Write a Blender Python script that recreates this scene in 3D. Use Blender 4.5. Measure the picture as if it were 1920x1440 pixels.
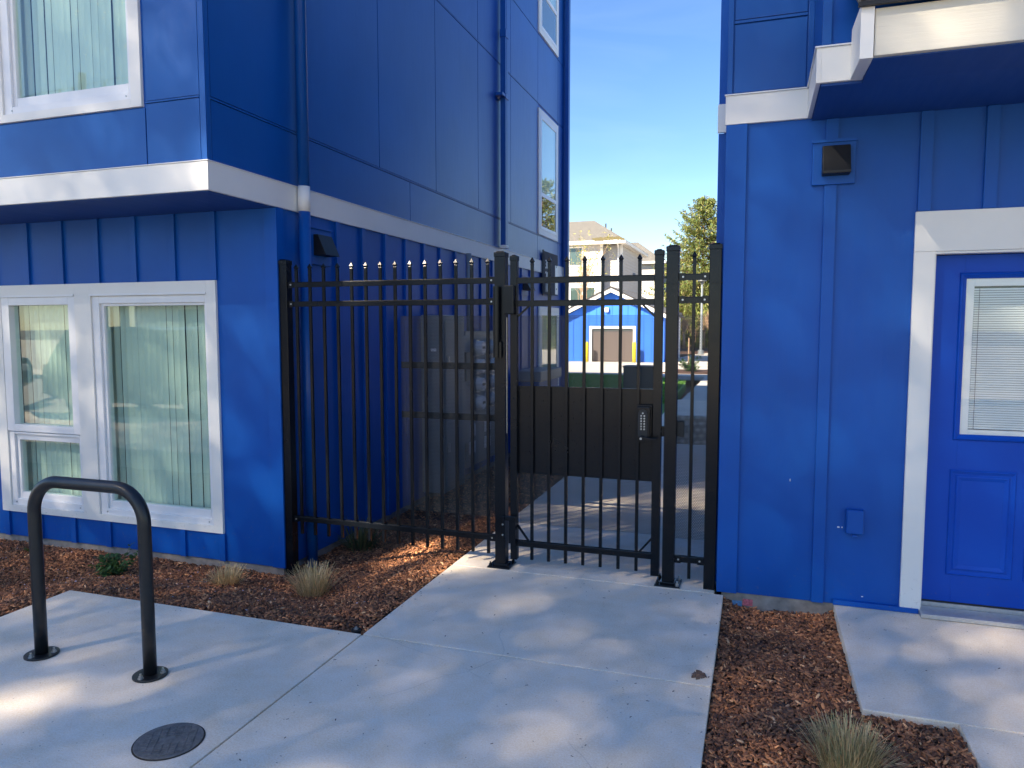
import bpy, bmesh, math, random
import numpy as np
from mathutils import Vector, Matrix, Euler
random.seed(7); rng = np.random.default_rng(7)
PI = math.pi
for o in list(bpy.data.objects): bpy.data.objects.remove(o)
S = bpy.context.scene
C = S.collection

# ------------------------------------------------------------ camera, light, exposure
cam_d = bpy.data.cameras.new('camera'); cam = bpy.data.objects.new('camera', cam_d); C.objects.link(cam)
cam_d.sensor_width = 36; cam_d.lens = 1365.87/1920*36
cam_d.clip_start = 0.05; cam_d.clip_end = 3000
yaw, pit, rol = -0.324235, -0.0784801, -0.00089543
fw = Vector((math.sin(yaw)*math.cos(pit), math.cos(yaw)*math.cos(pit), math.sin(pit)))
rt = Vector((math.cos(yaw), -math.sin(yaw), 0)); up = rt.cross(fw)
r2 = math.cos(rol)*rt + math.sin(rol)*up; u2 = -math.sin(rol)*rt + math.cos(rol)*up
M = Matrix((r2, u2, -fw)).transposed().to_4x4(); M.translation = (0, 0, 1.6)
cam.matrix_world = M
S.camera = cam

SUN_TRAVEL = Vector((0.72, 1.0, -1.0)).normalized()
SUN_EL = math.asin(-SUN_TRAVEL.z); SUN_AZ = math.atan2(-SUN_TRAVEL.x, -SUN_TRAVEL.y)
w = bpy.data.worlds.new("World"); S.world = w; w.use_nodes = True
nt = w.node_tree; bg = nt.nodes['Background']
sky = nt.nodes.new('ShaderNodeTexSky'); sky.sky_type = 'NISHITA'; sky.sun_disc = False
sky.sun_elevation = SUN_EL; sky.sun_rotation = SUN_AZ
sky.air_density = 1.0; sky.dust_density = 0.0; sky.ozone_density = 2.5; sky.altitude = 50
hs = nt.nodes.new('ShaderNodeHueSaturation'); hs.inputs['Hue'].default_value = 0.508; hs.inputs['Saturation'].default_value = 1.2
nt.links.new(sky.outputs[0], hs.inputs['Color']); 
tc = nt.nodes.new('ShaderNodeTexCoord'); mpp = nt.nodes.new('ShaderNodeMapping'); mpp.inputs['Scale'].default_value = (2.2, 2.2, 9)
cl = nt.nodes.new('ShaderNodeTexNoise'); cl.inputs['Scale'].default_value = 1.6; cl.inputs['Detail'].default_value = 7; cl.inputs['Distortion'].default_value = 1.2
rp = nt.nodes.new('ShaderNodeValToRGB'); rp.color_ramp.elements[0].position = .45; rp.color_ramp.elements[1].position = .85; rp.color_ramp.elements[1].color = (.035, .035, .035, 1)
mxw = nt.nodes.new('ShaderNodeMix'); mxw.data_type = 'RGBA'; mxw.inputs[7].default_value = (8.5, 9.2, 10.0, 1)
nt.links.new(tc.outputs['Generated'], mpp.inputs[0]); nt.links.new(mpp.outputs[0], cl.inputs['Vector']); nt.links.new(cl.outputs['Fac'], rp.inputs[0])
nt.links.new(rp.outputs[0], mxw.inputs[0]); nt.links.new(hs.outputs[0], mxw.inputs[6]); nt.links.new(mxw.outputs[2], bg.inputs[0]); bg.inputs[1].default_value = 0.065
sd = bpy.data.lights.new('sun', 'SUN'); sd.energy = 5.0; sd.angle = math.radians(0.53); sd.color = (1, 0.87, 0.69)
sun = bpy.data.objects.new('sun', sd); C.objects.link(sun)
sun.rotation_euler = (-SUN_TRAVEL).to_track_quat('Z', 'Y').to_euler()
sun.location = (-20, -25, 30)
S.view_settings.view_transform = 'Standard'; S.view_settings.look = 'None'
S.view_settings.gamma = 1; S.view_settings.use_curve_mapping = False
S.view_settings.exposure = 1.98
S.render.engine = 'CYCLES'
S.cycles.max_bounces = 8; S.cycles.transparent_max_bounces = 24
S.cycles.diffuse_bounces = 4; S.cycles.glossy_bounces = 4

# ------------------------------------------------------------ materials
class NB:
    def __init__(s, name):
        s.m = bpy.data.materials.new(name); s.m.use_nodes = True
        s.t = s.m.node_tree; s.N = s.t.nodes; s.L = s.t.links
        s.b = s.N['Principled BSDF']; s.out = s.N['Material Output']
    def n(s, typ, **kw):
        x = s.N.new(typ)
        for k, v in kw.items(): setattr(x, k, v)
        return x
    def link(s, a, b): s.L.new(a, b)
    def pos(s, scale=(1, 1, 1)):
        g = s.n('ShaderNodeNewGeometry'); mp = s.n('ShaderNodeMapping'); mp.inputs['Scale'].default_value = scale
        s.link(g.outputs['Position'], mp.inputs['Vector']); return mp.outputs[0]
    def noise(s, vec, scale, detail=4, rough=0.55):
        x = s.n('ShaderNodeTexNoise'); x.inputs['Scale'].default_value = scale
        x.inputs['Detail'].default_value = detail; x.inputs['Roughness'].default_value = rough
        s.link(vec, x.inputs['Vector']); return x.outputs['Fac']
    def ramp(s, fac, stops):
        r = s.n('ShaderNodeValToRGB'); e = r.color_ramp.elements
        e[0].position = stops[0][0]; e[0].color = (*stops[0][1], 1)
        e[1].position = stops[-1][0]; e[1].color = (*stops[-1][1], 1)
        for p, c in stops[1:-1]:
            k = e.new(p); k.color = (*c, 1)
        s.link(fac, r.inputs[0]); return r.outputs[0]
    def mix(s, fac, a, b, mode='MIX'):
        x = s.n('ShaderNodeMix', data_type='RGBA', blend_type=mode)
        for v, i in ((fac, 0), (a, 6), (b, 7)):
            if isinstance(v, (int, float)): x.inputs[i].default_value = v
            elif isinstance(v, tuple): x.inputs[i].default_value = (*v, 1)
            else: s.link(v, x.inputs[i])
        return x.outputs[2]
    def math(s, op, a, b=0.0, c=None):
        x = s.n('ShaderNodeMath', operation=op)
        for v, i in ((a, 0), (b, 1), (c, 2)):
            if v is None: continue
            if isinstance(v, (int, float)): x.inputs[i].default_value = v
            else: s.link(v, x.inputs[i])
        return x.outputs[0]
    def bump(s, h, strength=0.3, dist=0.01):
        x = s.n('ShaderNodeBump'); x.inputs['Strength'].default_value = strength; x.inputs['Distance'].default_value = dist
        s.link(h, x.inputs['Height']); s.link(x.outputs[0], s.b.inputs['Normal']); return x
    def base(s, v):
        if isinstance(v, tuple): s.b.inputs['Base Color'].default_value = (*v, 1)
        else: s.link(v, s.b.inputs['Base Color'])
    def rough(s, v):
        if isinstance(v, (int, float)): s.b.inputs['Roughness'].default_value = v
        else: s.link(v, s.b.inputs['Roughness'])
    def set(s, **k):
        for a, v in k.items(): s.b.inputs[a.replace('_', ' ')].default_value = v

def paint(name, col, rough=0.4, var=0.12, grain=0.25, gscale=(60, 60, 3), spec=0.5):
    m = NB(name); p = m.pos()
    big = m.noise(p, 1.3, 5); fine = m.noise(m.pos(gscale), 1.0, 4, 0.6)
    lo = tuple(c*(1-var) for c in col); hi = tuple(min(1, c*(1+var)) for c in col)
    c = m.ramp(big, [(0.3, lo), (0.7, hi)])
    scuff = m.ramp(m.noise(m.pos((9, 9, 5)), 6, 3, 0.7), [(0.73, (0, 0, 0)), (0.80, (1, 1, 1))])
    c = m.mix(m.math('MULTIPLY', scuff, 0.10), c, tuple(min(1, x*1.6+0.02) for x in col))
    gz = m.n('ShaderNodeNewGeometry'); sz = m.n('ShaderNodeSeparateXYZ'); m.link(gz.outputs['Position'], sz.inputs[0])
    near = m.ramp(sz.outputs[2], [(0.0, (1, 1, 1)), (0.32, (0, 0, 0))])
    spl = m.ramp(m.noise(m.pos(), 38, 4, 0.75), [(0.60, (0, 0, 0)), (0.68, (1, 1, 1))])
    c = m.mix(m.math('MULTIPLY', m.math('MULTIPLY', near, spl), 0.30), c, (0.16, 0.13, 0.10))
    m.base(c)
    m.rough(m.math('ADD', m.math('MULTIPLY', fine, 0.16), rough-0.08))
    m.bump(fine, grain, 0.002); m.set(Specular_IOR_Level=spec)
    return m.m
def flat(name, col, rough=0.5, metal=0.0, var=0.1, scale=20, bump=0.1):
    m = NB(name); f = m.noise(m.pos(), scale, 4)
    m.base(m.ramp(f, [(0.3, tuple(c*(1-var) for c in col)), (0.7, tuple(min(1, c*(1+var)) for c in col))]))
    m.rough(m.math('ADD', m.math('MULTIPLY', f, 0.15), rough-0.07)); m.set(Metallic=metal)
    if bump: m.bump(f, bump, 0.003)
    return m.m

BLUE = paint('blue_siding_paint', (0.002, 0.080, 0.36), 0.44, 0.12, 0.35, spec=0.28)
BLUE_R = paint('blue_smooth_panel_paint', (0.002, 0.075, 0.31), 0.34, 0.10, 0.18, (40, 40, 3), spec=0.45)
BLUE_D = paint('blue_door_paint', (0.002, 0.064, 0.42), 0.42, 0.06, 0.10, (60, 60, 20), spec=0.2)
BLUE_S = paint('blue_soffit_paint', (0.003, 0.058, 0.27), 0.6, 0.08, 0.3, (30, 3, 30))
BLUE_SHED = paint('blue_shed_paint', (0.02, 0.14, 0.60), 0.5, 0.08, 0.2)
WHITE = paint('white_trim_paint', (0.78, 0.755, 0.70), 0.5, 0.05, 0.25, (5, 5, 70))
VINYL = flat('white_vinyl', (0.78, 0.77, 0.76), 0.35, 0, 0.03, 8, 0.03)
BLACK = NB('black_powder_coat'); f = BLACK.noise(BLACK.pos(), 90, 3); g = BLACK.noise(BLACK.pos(), 5, 5)
dust = BLACK.ramp(BLACK.noise(BLACK.pos((30, 30, 12)), 4, 4, .7), [(0.62, (0, 0, 0)), (0.75, (1, 1, 1))])
BLACK.base(BLACK.mix(BLACK.math('MULTIPLY', dust, 0.04), (0.004, 0.0055, 0.0085), (0.16, 0.15, 0.14)))
BLACK.rough(BLACK.math('ADD', BLACK.math('MULTIPLY', g, 0.2), 0.14)); BLACK.set(Specular_IOR_Level=0.26); BLACK.bump(f, 0.05, 0.001); BLACK = BLACK.m
RACKBLK = flat('matt_black_steel', (0.010, 0.012, 0.014), 0.36, 0, 0.2, 30, 0.05)
HOOD = flat('black_plastic', (0.006, 0.007, 0.009), 0.55, 0, 0.1)
STEEL = flat('zinc_steel', (0.45, 0.45, 0.44), 0.35, 0.9, 0.15, 60)
ALU = flat('aluminium', (0.55, 0.56, 0.57), 0.38, 0.85, 0.08, 60)
GREYBOX = flat('grey_enamel', (0.19, 0.215, 0.235), 0.45, 0.1, 0.06, 10)
DARKBOX = flat('dark_grey_enamel', (0.06, 0.07, 0.075), 0.5, 0, 0.1, 10)
YELLOW = flat('yellow_paint', (0.80, 0.62, 0.02), 0.5, 0, 0.05)
CREAM = paint('cream_siding', (0.46, 0.435, 0.40), 0.7, 0.04, 0.1)
BARK = flat('bark', (0.16, 0.10, 0.07), 0.9, 0, 0.4, 25, 0.8)
PALEBARK = flat('pale_bark', (0.36, 0.24, 0.15), 0.85, 0, 0.3, 25, 0.6)
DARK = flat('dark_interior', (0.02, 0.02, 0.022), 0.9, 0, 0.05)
ROLL = flat('brown_roller_door', (0.13, 0.105, 0.095), 0.45, 0.2, 0.05)
BLIND = NB('blind_vinyl'); BLIND.base((0.72, 0.70, 0.63)); BLIND.rough(0.5)
BLIND.bump(BLIND.noise(BLIND.pos((300, 300, 20)), 1, 2), 0.1, 0.001)
BLIND.set(Subsurface_Weight=0.0); BLIND = BLIND.m
BLINDW = flat('white_mini_blind', (0.70, 0.73, 0.72), 0.45, 0, 0.02)
FOUND = flat('bare_foundation_concrete', (0.26, 0.235, 0.205), 0.9, 0, 0.3, 14, 0.5)

def concrete(name, base, warm=0.0):
    m = NB(name); p = m.pos()
    a = m.noise(p, 0.9, 6, 0.6); b = m.noise(p, 7, 6, 0.65); c = m.noise(p, 120, 3, 0.6); d = m.noise(m.pos((3, 60, 60)), 3, 3, 0.7)
    col = m.ramp(a, [(0.25, tuple(x*0.84 for x in base)), (0.5, base), (0.78, tuple(min(1, x*1.13) for x in base))])
    col = m.mix(0.55, col, m.ramp(b, [(0.3, (0.44, 0.44, 0.44)), (0.68, (0.70, 0.69, 0.68))]), 'OVERLAY')
    col = m.mix(0.5, col, m.ramp(c, [(0.33, (0.38, 0.38, 0.38)), (0.66, (0.74, 0.74, 0.74))]), 'OVERLAY')
    v = m.n('ShaderNodeTexVoronoi'); v.inputs['Scale'].default_value = 26; v.inputs['Randomness'].default_value = 1
    m.link(p, v.inputs['Vector'])
    pit = m.math('LESS_THAN', v.outputs['Distance'], 0.075)
    keep = m.math('GREATER_THAN', m.noise(p, 3.3, 2), 0.52)
    col = m.mix(m.math('MULTIPLY', m.math('MULTIPLY', pit, keep), 0.6), col, (0.09, 0.075, 0.06))
    st = m.ramp(m.noise(p, 1.7, 8, 0.72), [(0.57, (0, 0, 0)), (0.68, (1, 1, 1))])
    col = m.mix(m.math('MULTIPLY', st, 0.22), col, tuple(x*0.55 for x in base))
    f2 = m.noise(p, 330, 2, 0.7)
    col = m.mix(0.45, col, m.ramp(f2, [(0.36, (0.30, 0.30, 0.30)), (0.64, (0.74, 0.74, 0.74))]), 'OVERLAY')
    v2 = m.n('ShaderNodeTexVoronoi', feature='DISTANCE_TO_EDGE'); v2.inputs['Scale'].default_value = 0.55; v2.inputs['Randomness'].default_value = 1
    wob = m.n('ShaderNodeMix', data_type='VECTOR'); m.link(p, wob.inputs[4]); nz = m.n('ShaderNodeTexNoise'); nz.inputs['Scale'].default_value = 2.5; m.link(p, nz.inputs['Vector']); m.link(nz.outputs['Color'], wob.inputs[5]); wob.inputs[0].default_value = 0.12
    m.link(wob.outputs[1], v2.inputs['Vector'])
    hair = m.math('MULTIPLY', m.math('LESS_THAN', v2.outputs['Distance'], 0.0011), m.math('GREATER_THAN', m.noise(p, 1.1, 2), 0.55))
    col = m.mix(m.math('MULTIPLY', hair, 0.15), col, (0.16, 0.14, 0.12))
    m.base(col); m.rough(0.86); m.set(Specular_IOR_Level=0.3)
    h = m.math('ADD', m.math('MULTIPLY', c, 0.7), m.math('MULTIPLY', d, 0.6))
    m.bump(h, 0.45, 0.003)
    return m.m
CONC = concrete('broomed_concrete', (0.78, 0.645, 0.475))
CONC_Y = concrete('yard_concrete', (0.50, 0.46, 0.40))
ASPH = flat('street_concrete', (0.30, 0.275, 0.24), 0.9, 0, 0.35, 60, 0.6)
SOIL = NB('mulch_soil'); a = SOIL.noise(SOIL.pos(), 45, 6, 0.7)
SOIL.base(SOIL.ramp(a, [(0.3, (0.02, 0.010, 0.006)), (0.55, (0.08, 0.036, 0.02)), (0.75, (0.18, 0.085, 0.045))])); SOIL.rough(0.95)
SOIL.bump(a, 1.0, 0.02); SOIL = SOIL.m
def attr_mat(name, rough=0.8, transl=0.0, spec=0.3):
    m = NB(name); at = m.n('ShaderNodeAttribute', attribute_name='tint')
    f = m.noise(m.pos(), 180, 3)
    c = m.mix(0.5, at.outputs['Color'], m.ramp(f, [(0.3, (0.35, 0.35, 0.35)), (0.7, (0.65, 0.65, 0.65))]), 'OVERLAY')
    m.base(c); m.rough(rough); m.set(Specular_IOR_Level=spec)
    if transl:
        tr = m.n('ShaderNodeBsdfTranslucent'); m.link(c, tr.inputs[0]); mx = m.n('ShaderNodeMixShader'); mx.inputs[0].default_value = transl
        m.link(m.b.outputs[0], mx.inputs[1]); m.link(tr.outputs[0], mx.inputs[2]); m.link(mx.outputs[0], m.out.inputs[0])
    return m.m
CHIP = attr_mat('bark_chips', 0.85)
LEAF = attr_mat('leaf', 0.55, 0.35)
PETAL = attr_mat('blossom', 0.6, 0.5)
BLADE = attr_mat('dry_blade', 0.7, 0.2)
GRASSM = NB('lawn'); a = GRASSM.noise(GRASSM.pos(), 18, 5, .7)
GRASSM.base(GRASSM.ramp(a, [(0.3, (0.055, 0.15, 0.02)), (0.7, (0.13, 0.28, 0.045))])); GRASSM.rough(0.9); GRASSM.bump(a, .8, .03); GRASSM = GRASSM.m
def roofmat(name, c1, c2):
    m = NB(name); p = m.pos()
    br = m.n('ShaderNodeTexBrick'); br.inputs['Scale'].default_value = 3.2; br.inputs['Color1'].default_value = (*c1, 1); br.inputs['Color2'].default_value = (*c2, 1)
    br.inputs['Mortar'].default_value = tuple(x*.4 for x in c1)+(1,); br.inputs['Mortar Size'].default_value = 0.03
    m.link(m.pos((1, 1, 1)), br.inputs['Vector'])
    g = m.noise(p, 60, 3); c = m.mix(0.6, br.outputs['Color'], m.ramp(g, [(.3, (.3, .3, .3)), (.7, (.7, .7, .7))]), 'OVERLAY')
    m.base(c); m.rough(0.9); m.bump(g, 0.5, 0.01); return m
r_ = roofmat('weathered_roof_shingle', (0.15, 0.143, 0.13), (0.12, 0.115, 0.108))
ROOF = r_.m
r2_ = roofmat('mossy_roof_shingle', (0.22, 0.19, 0.08), (0.26, 0.16, 0.06)); MOSSROOF = r2_.m
r3_ = roofmat('grey_roof_shingle', (0.09, 0.09, 0.095), (0.12, 0.12, 0.12)); GROOF = r3_.m

def glass(name, tint, ref=1.0):
    m = NB(name); m.N.remove(m.b)
    tr = m.n('ShaderNodeBsdfTransparent'); tr.inputs[0].default_value = (*tint, 1)
    gl = m.n('ShaderNodeBsdfGlossy'); gl.inputs['Roughness'].default_value = 0.004; gl.inputs[0].default_value = (1, 1, 1, 1)
    bp = m.n('ShaderNodeBump'); bp.inputs['Strength'].default_value = 0.05; bp.inputs['Distance'].default_value = 0.01
    m.link(m.noise(m.pos(), 1.7, 1), bp.inputs['Height']); m.link(bp.outputs[0], gl.inputs['Normal'])
    fr = m.n('ShaderNodeFresnel'); fr.inputs[0].default_value = 1.52
    ge = m.n('ShaderNodeNewGeometry'); front = m.math('SUBTRACT', 1.0, ge.outputs['Backfacing'])   # only the outer face of each pane reflects
    fac = m.math('MULTIPLY', m.math('MINIMUM', m.math('MULTIPLY', fr.outputs[0], 1.9*ref), 1.0), front)   # two panes of a sealed unit
    mx = m.n('ShaderNodeMixShader'); m.link(fac, mx.inputs[0]); m.link(tr.outputs[0], mx.inputs[1]); m.link(gl.outputs[0], mx.inputs[2])
    m.link(mx.outputs[0], m.out.inputs[0]); return m.m
GLASS = glass('tinted_window_glass', (0.87, 0.955, 0.925), 0.8)
GLASSC = glass('clear_door_glass', (0.97, 0.985, 0.98), 0.5)
def screen_mat(name, p, r):
    m = NB(name); g = m.n('ShaderNodeNewGeometry'); sx = m.n('ShaderNodeSeparateXYZ'); m.link(g.outputs['Position'], sx.inputs[0])
    def lat(ox, oz):
        a = m.math('SUBTRACT', m.math('FRACT', m.math('ADD', m.math('DIVIDE', sx.outputs[0], p), 40.0+ox)), 0.5)
        b = m.math('MULTIPLY', m.math('SUBTRACT', m.math('FRACT', m.math('ADD', m.math('DIVIDE', sx.outputs[2], p*1.732), 40.0+oz)), 0.5), 1.732)
        return m.math('ADD', m.math('MULTIPLY', a, a), m.math('MULTIPLY', b, b))
    d = m.math('MINIMUM', lat(0, 0), lat(.5, .5))
    solid = m.math('GREATER_THAN', d, (r/p)**2)
    m.base((0.035, 0.038, 0.042)); m.rough(0.4); m.link(solid, m.b.inputs['Alpha'])
    return m.m
SCREEN = screen_mat('perforated_black_screen', 0.0105, 0.0043)
SCREEN2 = screen_mat('coarse_perforated_screen', 0.0085, 0.0024)

# ------------------------------------------------------------ mesh helpers
ORG = {}
class MB:
    def __init__(s): s.v = []; s.f = []; s.mi = []
    def add(s, vs, fs, mi=0):
        k = len(s.v); s.v += [tuple(v) for v in vs]; s.f += [tuple(i+k for i in f) for f in fs]; s.mi += [mi]*len(fs); return s
    def box(s, x0, x1, y0, y1, z0, z1, mi=0):
        v = [(x, y, z) for x in (x0, x1) for y in (y0, y1) for z in (z0, z1)]
        return s.add(v, [(0, 1, 3, 2), (4, 6, 7, 5), (0, 4, 5, 1), (2, 3, 7, 6), (0, 2, 6, 4), (1, 5, 7, 3)], mi)
    def prism(s, pts, a0, a1, axis='y', mi=0):   # closed polygon extruded along an axis
        def P(p, a): return {'y': (p[0], a, p[1]), 'x': (a, p[0], p[1]), 'z': (p[0], p[1], a)}[axis]
        n = len(pts); v = [P(p, a0) for p in pts]+[P(p, a1) for p in pts]
        fs = [tuple(range(n)), tuple(range(2*n-1, n-1, -1))]+[(i, i+n, (i+1) % n+n, (i+1) % n) for i in range(n)]
        return s.add(v, fs, mi)
    def tube(s, path, r, n=12, cap=True, mi=0):
        path = [Vector(p) for p in path]; rs = r if isinstance(r, (list, tuple)) else [r]*len(path)
        vs = []; prev = None
        for i, p in enumerate(path):
            t = (path[min(i+1, len(path)-1)]-path[max(i-1, 0)]).normalized()
            if prev is None:
                a = Vector((0, 0, 1)) if abs(t.z) < .9 else Vector((0, 1, 0))
                u = t.cross(a).normalized()
            else: u = (prev-t*prev.dot(t)).normalized()
            prev = u; w_ = t.cross(u)
            for k in range(n):
                an = 2*PI*k/n; vs.append(p+(u*math.cos(an)+w_*math.sin(an))*rs[i])
        fs = [(i*n+k, i*n+(k+1) % n, (i+1)*n+(k+1) % n, (i+1)*n+k) for i in range(len(path)-1) for k in range(n)]
        if cap: fs += [tuple(range(n-1, -1, -1)), tuple((len(path)-1)*n+k for k in range(n))]
        return s.add(vs, fs, mi)
    def bar(s, a, b, wx, wz=None):     # rectangular bar between two points
        a = Vector(a); b = Vector(b); t = (b-a).normalized(); wz = wz or wx
        h = Vector((0, 1, 0)) if abs(t.y) < .9 else Vector((1, 0, 0)); u = t.cross(h).normalized(); q = t.cross(u)
        vs = [p+u*i*wx/2+q*j*wz/2 for p in (a, b) for i, j in ((-1, -1), (1, -1), (1, 1), (-1, 1))]
        return s.add(vs, [(3, 2, 1, 0), (4, 5, 6, 7)]+[(i, (i+1) % 4, (i+1) % 4+4, i+4) for i in range(4)])
    def mesh(s, name, mats, off=(0, 0, 0), bevel=0, smooth=False, segs=2):
        me = bpy.data.meshes.new(name)
        me.from_pydata([(v[0]-off[0], v[1]-off[1], v[2]-off[2]) for v in s.v], [], s.f)
        for m in (mats if isinstance(mats, (list, tuple)) else [mats]): me.materials.append(m)
        if any(s.mi): me.polygons.foreach_set('material_index', s.mi)
        bm = bmesh.new(); bm.from_mesh(me); bmesh.ops.recalc_face_normals(bm, faces=bm.faces)
        if bevel:
            es = [e for e in bm.edges if len(e.link_faces) == 2 and e.calc_face_angle(0) > 0.6]
            bmesh.ops.bevel(bm, geom=es, offset=bevel, segments=segs, profile=0.6, affect='EDGES', clamp_overlap=True)
        bm.to_mesh(me); bm.free()
        if smooth: me.polygons.foreach_set('use_smooth', [True]*len(me.polygons))
        me.update(); return me
def reg(o, parent, world):
    C.objects.link(o)
    if parent is not None: o.parent = parent
    ORG[o.name] = world
def tag(o, label=None, cat=None, group=None, kind=None):
    for k, v in (('label', label), ('category', cat), ('group', group), ('kind', kind)):
        if v: o[k] = v
    return o
def thing(name, label, cat, loc=(0, 0, 0), group=None):
    o = bpy.data.objects.new(name, None); o.location = loc; o.empty_display_size = .2; reg(o, None, Vector(loc)); return tag(o, label, cat, group)
def build(mb, name, mats, parent=None, bevel=0, smooth=False, loc=None, segs=2):
    """vertices are world coordinates; the object's origin is its parent's (or loc)"""
    po = ORG[parent.name] if parent else Vector((0, 0, 0))
    org = Vector(loc) if loc is not None else po
    me = mb.mesh(name, mats, org, bevel, smooth, segs)
    o = bpy.data.objects.new(name, me); o.location = org-po; reg(o, parent, org); return o
def place(name, me, pos, parent=None, rot=None):
    po = ORG[parent.name] if parent else Vector((0, 0, 0))
    o = bpy.data.objects.new(name, me); o.location = Vector(pos)-po
    if rot: o.rotation_euler = rot
    reg(o, parent, Vector(pos)); return o
def B(name, mats, parent, x0, x1, y0, y1, z0, z1, bevel=0, loc=None):
    return build(MB().box(x0, x1, y0, y1, z0, z1), name, mats, parent, bevel, loc=loc)
def np_mesh(name, V, F, mat, tint=None):
    """V (n,3); F (m,k) all the same size; tint (m,3) per face"""
    me = bpy.data.meshes.new(name); n, m, k = len(V), len(F), F.shape[1]
    me.vertices.add(n); me.vertices.foreach_set('co', V.astype(np.float32).ravel())
    me.loops.add(m*k); me.loops.foreach_set('vertex_index', F.astype(np.int32).ravel())
    me.polygons.add(m); me.polygons.foreach_set('loop_start', np.arange(0, m*k, k, dtype=np.int32))
    try: me.polygons.foreach_set('loop_total', np.full(m, k, dtype=np.int32))
    except Exception: pass
    me.materials.append(mat)
    if tint is not None:
        a = me.attributes.new('tint', 'FLOAT_COLOR', 'FACE')
        a.data.foreach_set('color', np.c_[tint, np.ones(m)].astype(np.float32).ravel())
    me.update(calc_edges=True); me.validate(); return me
def mesh_obj(name, me, parent=None, loc=(0, 0, 0)):
    o = bpy.data.objects.new(name, me); o.location = loc; reg(o, parent, Vector(loc)); return o
def text_mesh(txt, size, depth, mat, name):
    cu = bpy.data.curves.new(name, 'FONT'); cu.body = txt; cu.size = size; cu.extrude = depth; cu.align_x = 'LEFT'
    t = bpy.data.objects.new('tmp', cu); C.objects.link(t); bpy.context.view_layer.update()
    me = bpy.data.meshes.new_from_object(t.evaluated_get(bpy.context.evaluated_depsgraph_get()))
    bpy.data.objects.remove(t); me.materials.clear(); me.materials.append(mat); me.name = name; return me

def smooth01(t): t = np.clip(t, 0, 1); return t*t*(3-2*t)
XW0, XW1 = -1.92, -0.157       # walkway edges
def hgt(x, y):
    x = np.asarray(x, float); y = np.asarray(y, float)
    d1 = np.hypot(np.maximum(np.maximum(x-XW0, -3.94-x), 0), np.maximum(y-3.25, 0))   # to the rack pad
    d2 = np.abs(XW0-x)
    left = -0.022-0.235*smooth01(np.minimum(d1, d2)/1.15)
    right = -0.03-0.06*smooth01((y-2.6)/1.6)*smooth01(np.minimum(x-XW1, 0.47-x)/0.12+.3)
    h = np.where(x < -1, left, right)
    return h+0.008*np.sin(x*9+1)*np.sin(y*11)

# ------------------------------------------------------------ ground
B('ground', SOIL, None, -400, 400, -300, 900, -0.9, -0.36)
bpy.data.objects['ground']['kind'] = 'structure'
def struct(name, o=None, loc=(0, 0, 0)):
    o = bpy.data.objects.new(name, None); o.location = loc; reg(o, None, Vector(loc)); o['kind'] = 'structure'; return o
def slab(parent, x0, x1, y0, y1, z1=0.0, z0=-0.14, mat=CONC, bev=0.0045):
    return B('slab', mat, parent, x0, x1, y0, y1, z0, z1, bev, loc=((x0+x1)/2, (y0+y1)/2, z1))
g = .0045
walk = struct('walkway', loc=(-1.04, 3, 0))
for y0, y1 in ((-0.9, 0.5), (0.5, 1.87), (1.87, 3.245), (3.245, 4.43), (4.43, 6.1), (6.1, 7.8), (7.8, 9.5), (9.5, 11.2), (11.2, 12.9), (12.9, 14.6), (14.6, 16.3)):
    w1 = XW1 if y0 < 4.4 else -0.21
    slab(walk, XW0+g, w1, y0+g, y1-g)
    if y0 >= 4.4: pass
pad = struct('rack_pad', loc=(-3, 2, 0))
slab(pad, -3.94, XW0-g, 1.0+g, 3.25); slab(pad, -3.94, XW0-g, -0.9, 1.0-g)
dp = struct('door_pad', loc=(1.2, 3.8, 0))
slab(dp, 0.455, 2.6, 3.255, 4.478); slab(dp, 0.81, 2.6, 1.9, 3.248); slab(dp, 0.81, 2.6, 0.2, 1.893)
yard = struct('yard_pavement', loc=(0, 30, 0))
slab(yard, -60, 60, 24.2, 34.5, -0.004, mat=CONC_Y); slab(yard, -60, 60, 34.52, 60, -0.006, mat=CONC_Y)
slab(yard, -1.55, 30, 16.32, 24.18, -0.004, mat=CONC_Y); slab(yard, -0.19, 30, 13.2, 16.3, -0.004, mat=CONC_Y)
curb = B('kerb', CONC, None, -60, 60, -1.08, -0.92, -0.3, 0.0, 0.01); curb['kind'] = 'structure'
road = B('road', ASPH, None, -120, 120, -9.2, -1.08, -0.35, -0.14); road['kind'] = 'structure'
sw2 = B('far_pavement', CONC, None, -120, 120, -11.5, -9.25, -0.35, 0.0, .01); sw2['kind'] = 'structure'
lawn2 = B('gravel_lot', flat('tan_gravel', (.50, .43, .33), .9, 0, .2, 30, .5), None, -120, 120, -60, -11.52, -0.35, -0.01); lawn2['kind'] = 'structure'
fw_ = B('front_pavement', CONC, None, -60, -3.95, -0.9, 1.6, -0.3, -0.004, .01); fw_['kind'] = 'structure'
fw_ = B('entrance_pavement', CONC, None, -0.15, 20, -0.9, 0.19, -0.3, -0.004, .01); fw_['kind'] = 'structure'

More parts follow.
